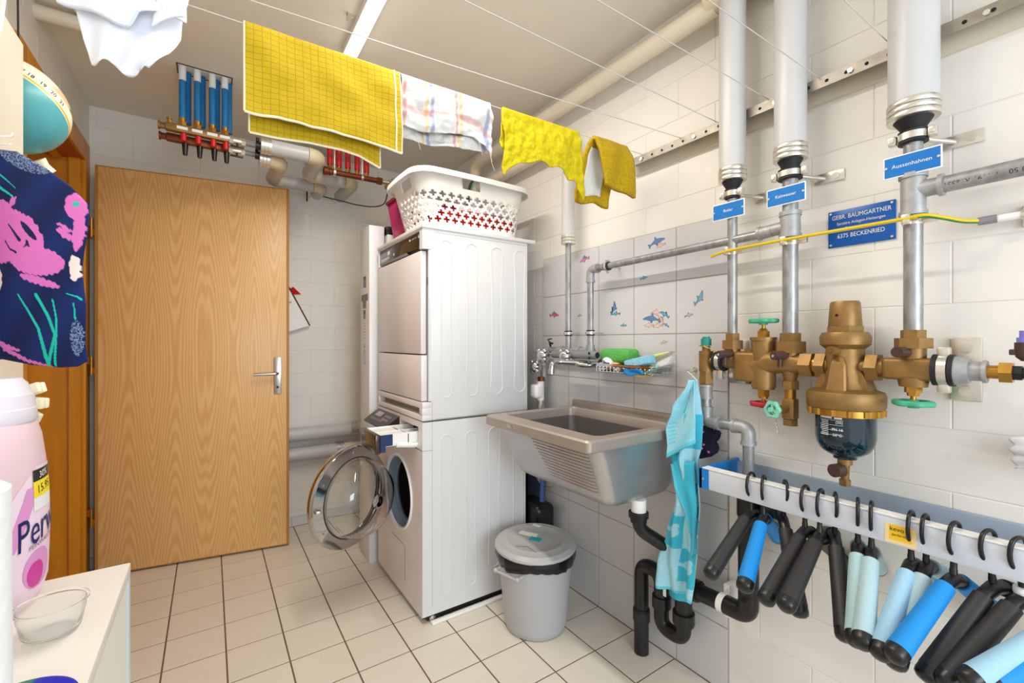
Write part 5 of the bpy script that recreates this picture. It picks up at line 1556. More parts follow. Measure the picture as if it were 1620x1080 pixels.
obj('screw', sc, M['steel'], dpar)

# tall slim white appliance behind the tower
t = thing('slim_cabinet', 'tall slim white cabinet with small stickers behind the dryer', 'cabinet', (0.755, 2.505, 0.0))
obj('body', MB().rbox(0.712, 0.795, 2.420, 2.592, 0.0, 1.832, 0.004), M['white'], t)
sm = MB()
def fpatch(mb, y0, y1, z0, z1):
    mb.box(0.7112, 0.7122, y0, y1, z0, z1)
fpatch(sm, 2.478, 2.532, 1.50, 1.548)
obj('blue_sticker', sm, mat('pale_blue_sticker', rgb(128, 138, 176), 0.5), t)
sm = MB()
fpatch(sm, 2.484, 2.53, 1.546, 1.562)
fpatch(sm, 2.488, 2.53, 1.352, 1.375)
obj('black_sticker', sm, M['black_panel'], t)
sm = MB()
fpatch(sm, 2.445, 2.568, 1.425, 1.462)
fpatch(sm, 2.478, 2.54, 1.385, 1.426)
obj('grey_sticker', sm, M['grey_sleeve'], t)
sm = MB()
fpatch(sm, 2.488, 2.53, 1.325, 1.352)
for k in range(6):
    fpatch(sm, 2.49, 2.525 - 0.004 * (k % 3), 1.300 - 0.016 * k, 1.303 - 0.016 * k)
fpatch(sm, 2.50, 2.52, 1.165, 1.185)
obj('printed_mark', sm, M['grey_gap'], t)
obj('oval_mark', MB().tube([(0.7112, 2.505 + 0.018 * math.cos(R(20 * k)), 1.115 + 0.042 * math.sin(R(20 * k))) for k in range(18)], 0.0012, 5, closed=True), mat('pale_blue_ink', rgb(120, 134, 178), 0.5), t)
t = thing('black_lid_appliance', 'white appliance with black top edge behind the pink tub', 'appliance', (0.98, 2.5, 0.0))
obj('body', MB().rbox(0.812, 1.25, 2.425, 2.62, 0.0, 1.795, 0.004), M['white_plastic'], t)
obj('black_top', MB().rbox(0.808, 1.25, 2.423, 2.62, 1.795, 1.838, 0.003), M['black'], t)

# ------------------------------------------------------------------ laundry basket and what is in it
t = thing('laundry_basket', 'white plastic laundry basket with cross shaped holes on the dryer', 'basket', (1.02, 1.97, 1.70))
BZ0, BZ1 = 1.702, 1.945


def ring_pt(f, z):
    """f in [0,1) around the basket wall at height z"""
    k = (z - BZ0) / (BZ1 - BZ0)
    x0, x1 = 0.790 - 0.062 * k, 1.275 + 0.030 * k
    y0, y1 = 1.800 - 0.030 * k, 2.130 + 0.03 * k
    r = 0.085
    w_, d_2 = x1 - x0 - 2 * r, y1 - y0 - 2 * r
    q = math.pi * r / 2
    per = 2 * (w_ + d_2) + 4 * q
    s = f * per
    segs = [('l', w_, (x0 + r, y0), (1, 0)), ('a', q, (x1 - r, y0 + r), -90), ('l', d_2, (x1, y0 + r), (0, 1)), ('a', q, (x1 - r, y1 - r), 0), ('l', w_, (x1 - r, y1), (-1, 0)), ('a', q, (x0 + r, y1 - r), 90), ('l', d_2, (x0, y1 - r), (0, -1)), ('a', q, (x0 + r, y0 + r), 180)]
    for kind, ln, p, d in segs:
        if s <= ln + 1e-9:
            if kind == 'l':
                return V((p[0] + d[0] * s, p[1] + d[1] * s, z))
            a = R(d + 90 * s / ln)
            return V((p[0] + r * math.cos(a), p[1] + r * math.sin(a), z))
        s -= ln
    return V((x0 + r, y0, z))


NF = 152
cellz = 0.0088
nz = int((BZ1 - BZ0) / cellz) + 1
holes = set()
row0 = 4
for rI in range(5):
    zc = row0 + 3 * rI
    for c_ in range(0, NF, 4):
        cc = (c_ + (2 if rI % 2 else 0)) % NF
        for dx, dz in ((0, 0), (1, 0), (-1, 0), (0, 1), (0, -1)):
            holes.add(((cc + dx) % NF, zc + dz))
hz0, hz1 = nz - 7, nz - 2
perim_handle = [(10, 18), (NF * 0.36, NF * 0.42), (NF * 0.56, NF * 0.62), (NF * 0.845, NF * 0.905)]
bmb = MB()
vid = {}
def gv(i, k):
    i %= NF
    if (i, k) not in vid:
        z = min(BZ1, BZ0 + cellz * k)
        vid[(i, k)] = len(bmb.v)
        bmb.v.append(tuple(ring_pt(i / NF, z)))
    return vid[(i, k)]
for k in range(nz):
    for i in range(NF):
        if (i, k) in holes:
            continue
        if hz0 <= k < hz1 and any(a <= i < b2 for a, b2 in perim_handle):
            continue
        bmb.f.append((gv(i, k), gv(i + 1, k), gv(i + 1, k + 1), gv(i, k + 1)))
obj('wall', bmb, M['white_plastic'], t, solid=0.003, ang=60)
obj('bottom', MB().add([tuple(ring_pt(i / 64, BZ0)) for i in range(64)], [tuple(range(64))]), M['white_plastic'], t, solid=0.003)
rim_o = []
for dx, z in ((0.0, BZ1 - 0.004), (0.0, BZ1), (0.026, BZ1 + 0.001), (0.030, BZ1 - 0.006), (0.030, BZ1 - 0.024), (0.027, BZ1 - 0.024), (0.025, BZ1 - 0.006)):
    rr = []
    cx, cy = 1.0, 1.965
    for i in range(96):
        p = ring_pt(i / 96, BZ1)
        n_ = V((p.x - cx, (p.y - cy) * 1.4, 0)).normalized()
        rr.append(p + n_ * dx + V((0, 0, z - BZ1)))
    rim_o.append(rr)
obj('rim', MB().loft(rim_o + [rim_o[0]]), M['white_plastic'], t)
o = obj('red_garment', MB().grid(lambda s, tt: V((0.90 + 0.33 * s, 1.835 + 0.26 * tt, 1.786 + 0.014 * math.sin(7 * s + 3 * tt) + 0.02 * math.sin(math.pi * tt) + (0 if 0.05 < tt < 0.95 else -0.04))), 20, 14)
        .grid(lambda s, tt: V((0.90 + 0.34 * s, 1.822 + 0.006 * math.sin(9 * s), 1.71 + 0.088 * tt + 0.008 * math.sin(6 * s) * tt)), 20, 6), M['red_cloth'], solid=0.004, ang=180)
tag(o, 'folded red garment inside the laundry basket', 'garment')
o = obj('white_garment', MB().rbox(1.10, 1.25, 1.84, 2.10, 1.812, 1.860, 0.02, 3), M['shirt'])
tag(o, 'white garment on top of the red one in the basket', 'garment')
t = thing('pink_tub', 'magenta plastic tub on the dryer behind the laundry basket', 'tub', (0.9, 2.27, 1.70))
obj('body', MB().loft([rrect(0.825, 1.10, 2.185, 2.345, 1.7005, 0.02), rrect(0.785, 1.13, 2.175, 2.355, 1.935, 0.02)], cap0=True), M['pink'], t, solid=0.003)
obj('rim', MB().tube(rrect(0.781, 1.134, 2.171, 2.359, 1.935, 0.022), 0.007, 8, closed=True), M['pink_dark'], t)

# ------------------------------------------------------------------ grey bin
BC = V((1.150, 1.515, 0))
t = thing('waste_bin', 'round grey plastic bin with lid and black bag under the sink', 'bin', BC)
obj('bucket', MB().lathe([(0.118, 0.0), (0.126, 0.004), (0.130, 0.02), (0.133, 0.022), (0.158, 0.31), (0.163, 0.335)], BC, n=56), M['bin'], t)
bagp = []
for j, (r_, z_) in enumerate(((0.166, 0.338), (0.172, 0.325), (0.170, 0.305), (0.164, 0.290))):
    bagp.append([BC + V(((r_ + (0.003 * math.sin(k * 1.7) + 0.003 * math.sin(k * 0.6)) * j * 0.5) * math.cos(2 * math.pi * k / 64), (r_ + 0.003 * math.sin(k * 2.3) * j * 0.5) * math.sin(2 * math.pi * k / 64), z_ - (0.014 * (0.5 + 0.5 * math.sin(k * 0.39 + 1)) if j > 1 else 0))) for k in range(64)])
obj('bin_bag', MB().loft(bagp), M['bag'], t, label='black bin bag folded over the rim', ang=60)
tilt = Matrix.Translation(BC + V((0, 0, 0.338))) @ Matrix.Rotation(R(2.0), 4, V((0.8, -0.6, 0)))
lidm = MB().lathe([(0.170, -0.006), (0.174, 0.0), (0.172, 0.008), (0.155, 0.018), (0.150, 0.017), (0.120, 0.024), (0.116, 0.022), (0.05, 0.029), (0.0, 0.030)], n=64)
lidm.v = [tuple(tilt @ V(p)) for p in lidm.v]
ld = obj('lid', lidm, M['lid'], t)
def lidpatch(cx, cy, w_, h_, a, z):
    mb = MB()
    m_ = tilt @ Matrix.Translation((cx, cy, z)) @ Matrix.Rotation(R(a), 4, 'Z')
    mb.rbox(-w_ / 2, w_ / 2, -h_ / 2, h_ / 2, -0.001, 0.001, 0.0004, 1, m_)
    return mb
obj('cream_sticker', lidpatch(-0.012, 0.035, 0.082, 0.030, -58, 0.0305), M['sticker'], ld)
obj('teal_sticker', lidpatch(-0.015, -0.020, 0.050, 0.032, -58, 0.0305), M['sticker_teal'], ld)
obj('white_sticker', lidpatch(0.072, 0.085, 0.040, 0.016, -70, 0.0265), M['print'], ld)
obj('lid_groove', MB().tube([tilt @ V((-0.112, -0.012, 0.0252)), tilt @ V((-0.075, -0.045, 0.028)), tilt @ V((-0.072, -0.10, 0.0248))], 0.0022, 6), M['grey_gap'], ld)
for sgn in (-1, 1):
    dx = V((0.965, 0.25, 0)).normalized() * sgn
    sd = V((-dx.y, dx.x, 0))
    c0 = BC + dx * 0.150 + V((0, 0, 0.275))
    obj('handle', MB().tube(fillet([c0 + sd * 0.058, c0 + sd * 0.058 + dx * 0.038, c0 - sd * 0.058 + dx * 0.038, c0 - sd * 0.058], 0.006, 3), 0.0055, 10).sphere(c0 + sd * 0.058 + dx * 0.036, 0.009, 12, 8).sphere(c0 - sd * 0.058 + dx * 0.036, 0.009, 12, 8), M['bin'], t)

# ------------------------------------------------------------------ towel hook, blue towel, black cloth
o = obj('wall_hook', MB().tube(smooth_path([(XT, 0.958, 1.100), (1.435, 0.958, 1.092), (1.415, 0.957, 1.090), (1.405, 0.956, 1.100)], 4), 0.003, 8).cyl((XT, 0.958, 1.1), (XT - 0.004, 0.958, 1.1), 0.008, n=12), M['bright'])
tag(o, 'small metal wall hook holding the light blue towel', 'hook')
t = thing('hand_towel', 'light blue towel with white bird motif hanging from the hook by the sink', 'towel', (1.35, 0.94, 0.7))
obj('hanging_loop', MB().tube(smooth_path([(1.405, 0.956, 1.094), (1.385, 0.925, 1.082), (1.355, 0.886, 1.068)], 5), 0.0018, 6), M['print'], t)
SKY, PALE, MID = rgb(64, 184, 212), rgb(160, 214, 228), rgb(98, 198, 220)
def prof(tab, z):
    for (z0, a), (z1, b2) in zip(tab, tab[1:]):
        if z0 >= z >= z1:
            f = (z0 - z) / (z0 - z1)
            f = f * f * (3 - 2 * f)
            return a + (b2 - a) * f
    return tab[-1][1] if z < tab[-1][0] else tab[0][1]
TXp = 1.316
tl = [(1.072, 0.882), (1.00, 0.935), (0.94, 0.965), (0.86, 0.978), (0.80, 0.980), (0.74, 0.964), (0.66, 0.962), (0.55, 0.988), (0.42, 1.018), (0.34, 1.026)]
trr = [(1.072, 0.878), (1.00, 0.867), (0.94, 0.860), (0.86, 0.862), (0.80, 0.872), (0.74, 0.868), (0.66, 0.862), (0.55, 0.872), (0.42, 0.876), (0.34, 0.882)]
def bird(px, py, cx, cy, s):
    x_, y_ = (px - cx) / s, (py - cy) / s
    if (x_ / 0.75) ** 2 + ((y_) / 0.48) ** 2 < 1:
        return not ((x_ + 0.2) ** 2 / 0.12 + (y_ - 0.02) ** 2 / 0.03 < 1 and int((x_ + 3) * 7) % 2)
    if (x_ - 0.42) ** 2 + (y_ - 0.62) ** 2 < 0.085:
        return True
    if abs(x_ - 0.40 + (y_ - 0.4) * 0.1) < 0.26 and 0.1 < y_ < 0.6:
        return True
    if -1.25 < x_ < -0.5 and abs(y_ + 0.12 + (x_ + 0.6) * 0.45) < 0.16:
        return True
    if abs(y_ + 0.62) < 0.2 and (abs(x_ - 0.1) < 0.04 or abs(x_ + 0.12) < 0.04):
        return True
    return False
def towel_col(s, tt):
    z = 1.072 - tt * 0.732
    y = s * 0.145
    if z < 0.385:
        return MID if z < 0.35 else PALE
    ci, ri = int(s * 2.0), int((z - 0.385) / 0.115)
    base = SKY if (ci + ri) % 2 else PALE
    other = PALE if base is SKY else SKY
    cx, cz = (ci + 0.5) / 2.0, 0.385 + (ri + 0.48) * 0.115
    if ri < 3 and base is SKY and bird(s * 0.15, z, cx * 0.15, cz, 0.036):
        return other
    return base
def towel_fn(s, tt):
    z = 1.072 - tt * 0.732
    a, b2 = prof(tl, z) * 0.987, prof(trr, z) * 0.987
    y = a + (b2 - a) * s
    x = TXp + 0.012 * math.sin(s * 7 + tt * 4) + 0.008 * math.sin(s * 15 - tt * 9) * (0.3 + tt)
    return V((x, y, z + 0.010 * (s - 0.5) * tt))
obj('lower_panel', MB().grid(towel_fn, 120, 260, towel_col), M['terry_paint'], t, ang=180, solid=0.004)
def flap_fn(s, tt):
    z = 1.074 - tt * 0.20
    zt = z - (0.075 * (1 - s) if True else 0) * tt
    a, b2 = prof(tl, z) * 0.987, prof(trr, z) * 0.987
    a = a + 0.004 + 0.018 * math.sin(math.pi * min(1, tt * 1.2)) * tt
    y = a + (b2 - 0.004 - a) * s
    x = TXp - 0.016 - 0.012 * math.sin(s * 5 + 1 + tt * 3) - 0.008 * tt
    return V((x, y, zt))
def flap_col(s, tt):
    k = 0.75 + 0.25 * math.sin(tt * 9 + s * 4)
    if tt > 0.94:
        return MID
    if 0.05 < s < 0.25 and 0.55 < tt < 0.85:
        return MID if int(tt * 40) % 2 else PALE
    return tuple(PALE[i] * k + MID[i] * (1 - k) for i in range(3)) + (1,)
obj('upper_fold', MB().grid(flap_fn, 30, 40, flap_col), M['terry_paint'], t, ang=180, solid=0.004)
dg = [towel_fn(0.02, 0.40), towel_fn(0.25, 0.50), towel_fn(0.55, 0.60), towel_fn(0.85, 0.72), towel_fn(0.9, 0.8)]
def fold_fn(s, tt):
    f = tt * 3.999
    k = int(f)
    p = dg[k].lerp(dg[k + 1], f - k)
    q = towel_fn(0.97, 0.36 + 0.42 * tt)
    r_ = p.lerp(q, s)
    return r_ + V((-0.014 + 0.006 * math.sin(6 * s), 0, 0))
obj('side_fold', MB().grid(fold_fn, 16, 30, lambda s, tt: SKY if s > 0.08 else MID), M['terry_paint'], t, ang=180, solid=0.004)
obj('care_label', MB().box(1.328, 1.3295, 0.990, 1.002, 0.300, 0.345), M['print'], t)
obj('lower_tail', MB().grid(lambda s, tt: V((1.345 + 0.006 * math.sin(8 * s), 0.905 + 0.085 * s, 0.345 - 0.035 * tt - 0.012 * s * tt)), 10, 4, lambda s, tt: SKY), M['terry_paint'], t, ang=180, solid=0.004)

# dark cloth with small pink hearts
def blob_fn(s, tt):
    a = 2 * math.pi * s
    prof_ = [0.010, 0.030, 0.044, 0.040, 0.034, 0.046, 0.052, 0.040, 0.008]
    f = tt * 7.999
    k = int(f)
    r_ = prof_[k] * (1 - f + k) + prof_[k + 1] * (f - k)
    r_ *= 1 + 0.12 * math.sin(3 * a + 9 * tt) + 0.06 * math.sin(5 * a)
    yc = 0.862 + 0.048 * tt
    return V((1.405 + 0.6 * r_ * math.cos(a), yc + r_ * math.sin(a), 0.925 - 0.130 * tt))
rnd = random.Random(5)
hearts = [(rnd.random(), rnd.random()) for _ in range(40)]
def heart_col(s, tt):
    for hx, hy in hearts:
        dx = (s - hx) * 0.26
        dy = (tt - hy) * 0.135
        if abs(dx) < 0.0065 and abs(dy) < 0.0065 and (dx * dx + (dy + 0.5 * abs(dx)) ** 2) < 0.000013:
            return rgb(226, 130, 170) if dx < 0.001 else rgb(216, 90, 110)
    return rgb(18, 18, 40)
o = obj('patterned_cloth', MB().grid(blob_fn, 130, 70, heart_col), M['cloth_paint'], ang=180)
tag(o, 'bunched dark navy cloth with small pink hearts behind the pipe', 'cloth')

# ------------------------------------------------------------------ hanger rack and hangers
t = thing('hanger_rack', 'white wall rail with blue bracket carrying the row of hangers', 'rack', (1.3, 0.3, 0.78))
obj('front_rail', MB().rbox(1.252, 1.268, -0.45, 0.800, 0.750, 0.812, 0.002), M['rack_grey'], t)
obj('rail_lip', MB().box(1.250, 1.280, -0.45, 0.800, 0.812, 0.8145), M['white_plastic'], t)
obj('back_board', MB().rbox(XR - 0.018, XR - 0.001, -0.45, 0.815, 0.735, 0.803, 0.002), M['rack_back'], t)
obj('blue_bracket', MB().rbox(1.250, XR - 0.002, 0.800, 0.812, 0.748, 0.812, 0.002).box(1.250, 1.254, 0.780, 0.812, 0.750, 0.810), M['blue_bracket'], t)
obj('bracket_screw', MB().cyl((1.2495, 0.796, 0.78), (1.2475, 0.796, 0.78), 0.004, n=10), M['bright'], t)
stk = obj('rail_sticker', MB().box(1.2512, 1.2522, 0.300, 0.354, 0.754, 0.796), M['yellow_pale'], t, label='yellow advertising sticker')
obj('sticker_panel', MB().box(1.2507, 1.2514, 0.308, 0.346, 0.762, 0.795), M['yellow_st'], stk)
text('lettering', 'kevo', 0.013, (1.2503, 0.333, 0.786), (0, -1, 0), (0, 0, 1), M['black_print'], stk)
text('lettering', 'garderobe', 0.007, (1.2503, 0.327, 0.774), (0, -1, 0), (0, 0, 1), M['black_print'], stk)

HM = {}


def make_hanger(kind, lenf=1.0, endcap=True):
    """padded hanger hooked on the rail; local +x towards the room, origin where the hook rests"""
    r = thing('clothes_hanger', 'x', 'hanger', (0, 0, 0), 'padded hangers on the rail')
    hook = [(0.010, 0, -0.020), (0.0125, 0, -0.004), (0.006, 0, 0.0095), (-0.008, 0, 0.014), (-0.022, 0, 0.008), (-0.030, 0, -0.010), (-0.0295, 0, -0.030), (-0.020, 0, -0.046), (-0.006, 0, -0.055), (0.0, 0, -0.064), (0.0, 0, -0.078)]
    # hook drawn so that the free end is behind the rail (towards the wall, local -x)
    hook = [(-p[0] - 0.008, p[1], p[2]) for p in hook]
    hook = [(x_ + (0.008 if i > 8 else 0), y_, z_) for i, (x_, y_, z_) in enumerate(hook)]
    obj('hook', MB().tube(smooth_path(hook, 4), 0.0040, 10), M['black'], r)
    obj('neck', MB().lathe([(0.0055, 0.02), (0.0058, 0.0), (0.0065, -0.002), (0.0065, -0.012), (0.010, -0.024)], (0, 0, -0.080), n=14).tube([(-0.045, 0, -0.122), (-0.024, 0, -0.108), (0, 0, -0.102), (0.024, 0, -0.108), (0.045, 0, -0.122)], [0.013, 0.013, 0.0135, 0.013, 0.013], 14), M['black'], r)
    m = M[kind]
    for sg_ in (1, -1):
        ctrl = [(sg_ * 0.030, 0, -0.112), (sg_ * 0.060, 0, -0.130), (sg_ * 0.110, 0, -0.160), (sg_ * 0.160, 0, -0.190), (sg_ * 0.186, 0, -0.206)]
        pth = smooth_path(ctrl, 6)
        n_ = len(pth)
        rr = [0.0165 + 0.0035 * (k / (n_ - 1)) for k in range(n_)]
        sl_ = obj('foam_sleeve', MB().tube(pth, rr, 18), m, r)
        e, d = pth[-1], (pth[-1] - pth[-2]).normalized()
        obj('end_cap', MB().lathe([(0.0195, -0.002), (0.0197, 0.012), (0.0180, 0.019), (0.012, 0.024), (0.0, 0.026)], e, d, 18), M['black'], r)
    return r


HT = [  # hook y, twist, foam, label
    (0.660, 0, 0, 'foam_black', 'black padded hanger first from the blue bracket'),
    (0.625, -15, -2, 'foam_blue', 'bright blue padded hanger second from the blue bracket'),
    (0.568, -37, 17, 'foam_black', 'black hanger third from bracket, twisted with its arm hanging far down'),
    (0.522, 0, 0, 'foam_black', 'black padded hanger fourth from the blue bracket'),
    (0.487, -4, -4, 'foam_black', 'black padded hanger fifth from the blue bracket'),
    (0.454, -26, 11, 'foam_black', 'black hanger sixth from bracket, twisted towards the pale hangers'),
    (0.409, -17, 3, 'foam_grey', 'pale grey green hanger seventh, half hidden behind the eighth'),
    (0.383, -13, 0, 'foam_grey', 'pale grey green hanger eighth, left of the yellow sticker'),
    (0.313, -1, 1, 'foam_pale', 'pale blue padded hanger hooked over the yellow sticker'),
    (0.290, 1, 6, 'foam_grey', 'pale grey green hanger right of the yellow sticker'),
    (0.244, 11.5, -3, 'foam_blue', 'bright blue padded hanger right of the pale hangers'),
    (0.197, 20, 9, 'foam_black', 'thick black hanger right of the bright blue one'),
    (0.157, 24, 7, 'foam_black', 'black padded hanger with white band at its neck'),
    (0.082, 32, -3, 'foam_pale', 'pale blue hanger at the right picture edge'),
    (0.035, 42, -2, 'foam_blue', 'dark tipped blue hanger in the bottom right corner'),
]
protos = {}
for i, (y, tw, roll, kind, lb) in enumerate(HT):
    if kind not in protos:
        h = protos[kind] = make_hanger(kind)
    else:
        h = copy_tree(protos[kind])
    h.location = (1.266, y, 0.8145)
    # local +x must point to -X (the room); twist turns the room arm along Y
    droll = 0.0
    h.rotation_euler = (0, R(roll), math.pi - R(tw))
    h['label'] = lb
    LAST = h
bnd = obj('band', MB().lathe([(0.012, -0.094), (0.0135, -0.090), (0.0135, -0.084), (0.012, -0.080)], (0, 0, 0), n=16), M['print'], None, label='white band')
for o_ in list(bpy.data.objects):
    if o_.get('label') == 'black padded hanger with white band at its neck':
        bnd.parent = o_

# white tissue at the right picture edge
o = obj('tissue_pack', MB().grid(lambda s, tt: V((1.43 - 0.045 * math.sin(math.pi * s) * math.sin(math.pi * (0.1 + 0.8 * tt)) + 0.002 * math.sin(11 * tt + 5 * s), 0.188 - 0.14 * s + 0.004 * math.sin(19 * tt) * (1 - s) - 0.006 * tt, 0.994 - 0.066 * tt + 0.004 * math.sin(9 * s))), 24, 16), M['shirt'], solid=0.004, ang=180)
tag(o, 'crumpled white cloth at the right picture edge above the hangers', 'cloth')

# ------------------------------------------------------------------ left side
t = thing('tall_cabinet', 'tall cream white cabinet at the left picture edge', 'cabinet', (-0.44, 1.2, 0.0))
obj('carcass', MB().rbox(XL + 0.002, -0.352, 0.98, 1.448, 0.0, 1.875, 0.003), M['cream_cab'], t)
obj('door_panel', MB().rbox(-0.354, -0.346, 0.99, 1.440, 0.08, 1.865, 0.002), M['cream_cab'], t)

# globe hanging behind the tall cabinet
GC, GR = V((-0.408, 1.590, 1.778)), 0.112
t = thing('globe', 'teal globe with cream numbered cap hanging by a black cord', 'globe', GC)
view = (V((0, 0, 1.2)) - GC).normalized()
rt = V((0, 0, 1)).cross(view).normalized()
up = view.cross(rt)
GA = (rt * 0.342 + up * 0.65 - view * 0.677).normalized()
g1, g2, _ = frame_of(GA)
def globe_pt(s, tt):
    a, b2 = 2 * math.pi * s, math.pi * tt
    return GC + (GA * math.cos(b2) + g1 * (math.sin(b2) * math.cos(a)) + g2 * (math.sin(b2) * math.sin(a))) * GR
def globe_col(s, tt):
    d = math.cos(math.pi * tt)
    if d < -0.03:
        return rgb(84, 164, 172)
    if d < 0.0:
        return rgb(236, 226, 190)
    if d < 0.03:
        return rgb(206, 178, 30)
    p = (globe_pt(s, tt) - GC) / GR
    r_, u_ = p.dot(rt), p.dot(up)
    if d > 0.27:
        if r_ > 0.72 and u_ < 0.28:
            return rgb(54, 142, 50) if u_ > -0.18 and math.sin(40 * u_) > -0.6 else rgb(190, 196, 40)
        if r_ > 0.60 and u_ < 0.62:
            return rgb(226, 190, 150)
    return rgb(238, 230, 206)
obj('sphere', MB().grid(globe_pt, 120, 120, globe_col), M['print_paint'], t, ang=180)
for k, nn in enumerate(('16', '17', '18', '19', '20', '21')):
    best = None
    want = [(0.07, 0.88), (0.20, 0.83), (0.36, 0.78), (0.52, 0.65), (0.68, 0.50), (0.80, 0.34)][k]
    for q in range(360):
        for b2 in (0.13,):
            p = GA * b2 + (g1 * math.cos(R(q)) + g2 * math.sin(R(q))) * math.sqrt(1 - b2 * b2)
            if p.dot(view) < 0.02:
                continue
            e = (p.dot(rt) - want[0]) ** 2 + (p.dot(up) - want[1]) ** 2
            if best is None or e < best[0]:
                best = (e, p)
    if best:
        p = best[1]
        tang_up = (GA - p * GA.dot(p)).normalized()
        tang_x = tang_up.cross(p)
        text('numeral', nn, 0.017, GC + p * (GR + 0.0006), tang_x, tang_up, M['black_print'], t, sx=0.8)
obj('mount', MB().tube([GC - up * 0.115 + rt * 0.052, GC - up * 0.128 + rt * 0.062, GC - up * 0.142 + rt * 0.074], [0.016, 0.012, 0.014], 14), M['cream_plastic'], t)
obj('cord', MB().tube(smooth_path([tuple(GC + V((0.01, 0.02, GR - 0.006))), tuple(GC + V((0.006, 0.02, GR + 0.03))), tuple(GC + V((0.012, 0.02, GR + 0.08))), tuple(GC + V((0.006, 0.02, H - GC.z + 0.002)))], 6), 0.0022, 8), M['black'], t)

# beige pipe across the ceiling at the left
t = thing('corner_pipe', 'beige jacketed pipe under the ceiling at the top left', 'pipe', (-0.35, 2.32, 2.40))
obj('jacket', MB().cyl((XL, 2.32, 2.405), (-0.24, 2.32, 2.405), 0.026, n=24), M['insul_warm'], t)
obj('elbow', MB().tube(fillet([(-0.24, 2.32, 2.405), (-0.19, 2.32, 2.405), (-0.19, 2.32, H)], 0.035), 0.0268, 24), M['insul_old'], t)
obj('bracket', MB().box(-0.42, -0.40, 2.29, 2.35, 2.43, H), M['bright'], t)
# white cord at the left edge
o = obj('hanging_cord', MB().tube(smooth_path([(-0.318, 1.225, H), (-0.320, 1.23, 2.1), (-0.322, 1.235, 1.87), (-0.335, 1.245, 1.76), (-0.352, 1.255, 1.62)], 6), 0.0038, 8), M['white_plastic'])
tag(o, 'white cord hanging from the ceiling at the left picture edge', 'cord')
# wire peg
o = obj('wire_hook', MB().tube(fillet([(-0.346, 1.262, 1.592), (-0.312, 1.235, 1.590), (-0.309, 1.232, 1.597)], 0.005, 3), 0.0022, 8).tube([(-0.346, 1.262, 1.577), (-0.315, 1.238, 1.576)], 0.0018, 8), M['white_plastic'])
tag(o, 'white wire hook holding the flowered navy fabric', 'hook')

# navy flowered fabric
PE = V((0.804, -0.596, 0))
PO = V((-0.332, 1.262, 0))
topT = [(-0.09, 1.572), (0.0, 1.570), (0.03, 1.566), (0.09, 1.532), (0.14, 1.496), (0.165, 1.470), (0.18, 1.455)]
botT = [(-0.09, 1.150), (0.0, 1.166), (0.06, 1.155), (0.12, 1.150), (0.155, 1.152), (0.18, 1.165)]
def interp(tab, q):
    for (a, va), (b2, vb) in zip(tab, tab[1:]):
        if a <= q <= b2:
            return va + (vb - va) * (q - a) / (b2 - a)
    return tab[0][1] if q < tab[0][0] else tab[-1][1]
def nav_uv(s, tt):
    q = -0.085 + 0.260 * s
    zt, zb = interp(topT, q), interp(botT, q)
    z = zt + (zb - zt) * tt
    # waist on the right edge
    q += -0.010 * math.sin(math.pi * tt) * max(0, (s - 0.4) / 0.6) + 0.003 * math.sin(tt * 12) * s
    return q, z
def nav_fn(side):
    def f(s, tt):
        q, z = nav_uv(s, tt)
        bul = 0.020 * (max(0, math.sin(math.pi * s)) ** 0.4) * (max(0, math.sin(math.pi * tt)) ** 0.35)
        nrm = V((-0.596, -0.804, 0))
        rip = 0.004 * math.sin(9 * s + 5 * tt) * math.sin(math.pi * s) * math.sin(math.pi * tt)
        return PO + PE * q + V((0, 0, z)) + nrm * (side * bul + rip)
    return f
NAVY = rgb(8, 34, 96)
NAVY2 = rgb(4, 22, 74)
PINK = rgb(214, 112, 186)
TEAL = rgb(22, 190, 168)
SHELL = rgb(232, 214, 206)
def px_of(q, z):
    """metres on the cloth to the motif's own 150 x 350 drawing grid"""
    return q / 0.173 * 147, 237 + (1.566 - z) / 0.414 * 343
def ell(x, y, cx, cy, a, b2, ang_):
    c_, s_ = math.cos(R(ang_)), math.sin(R(ang_))
    u_ = (x - cx) * c_ + (y - cy) * s_
    v_ = -(x - cx) * s_ + (y - cy) * c_
    return (u_ / a) ** 2 + (v_ / b2) ** 2
def seg(x, y, pts, w0, w1):
    n_ = len(pts) - 1
    for i in range(n_):
        (x0, y0), (x1, y1) = pts[i], pts[i + 1]
        dx, dy = x1 - x0, y1 - y0
        f = max(0, min(1, ((x - x0) * dx + (y - y0) * dy) / (dx * dx + dy * dy)))
        w_ = w0 + (w1 - w0) * (i + f) / n_
        if (x - x0 - dx * f) ** 2 + (y - y0 - dy * f) ** 2 < w_ * w_:
            return True
    return False
rn = random.Random(11)
speck = [[rn.random() for _ in range(90)] for _ in range(90)]
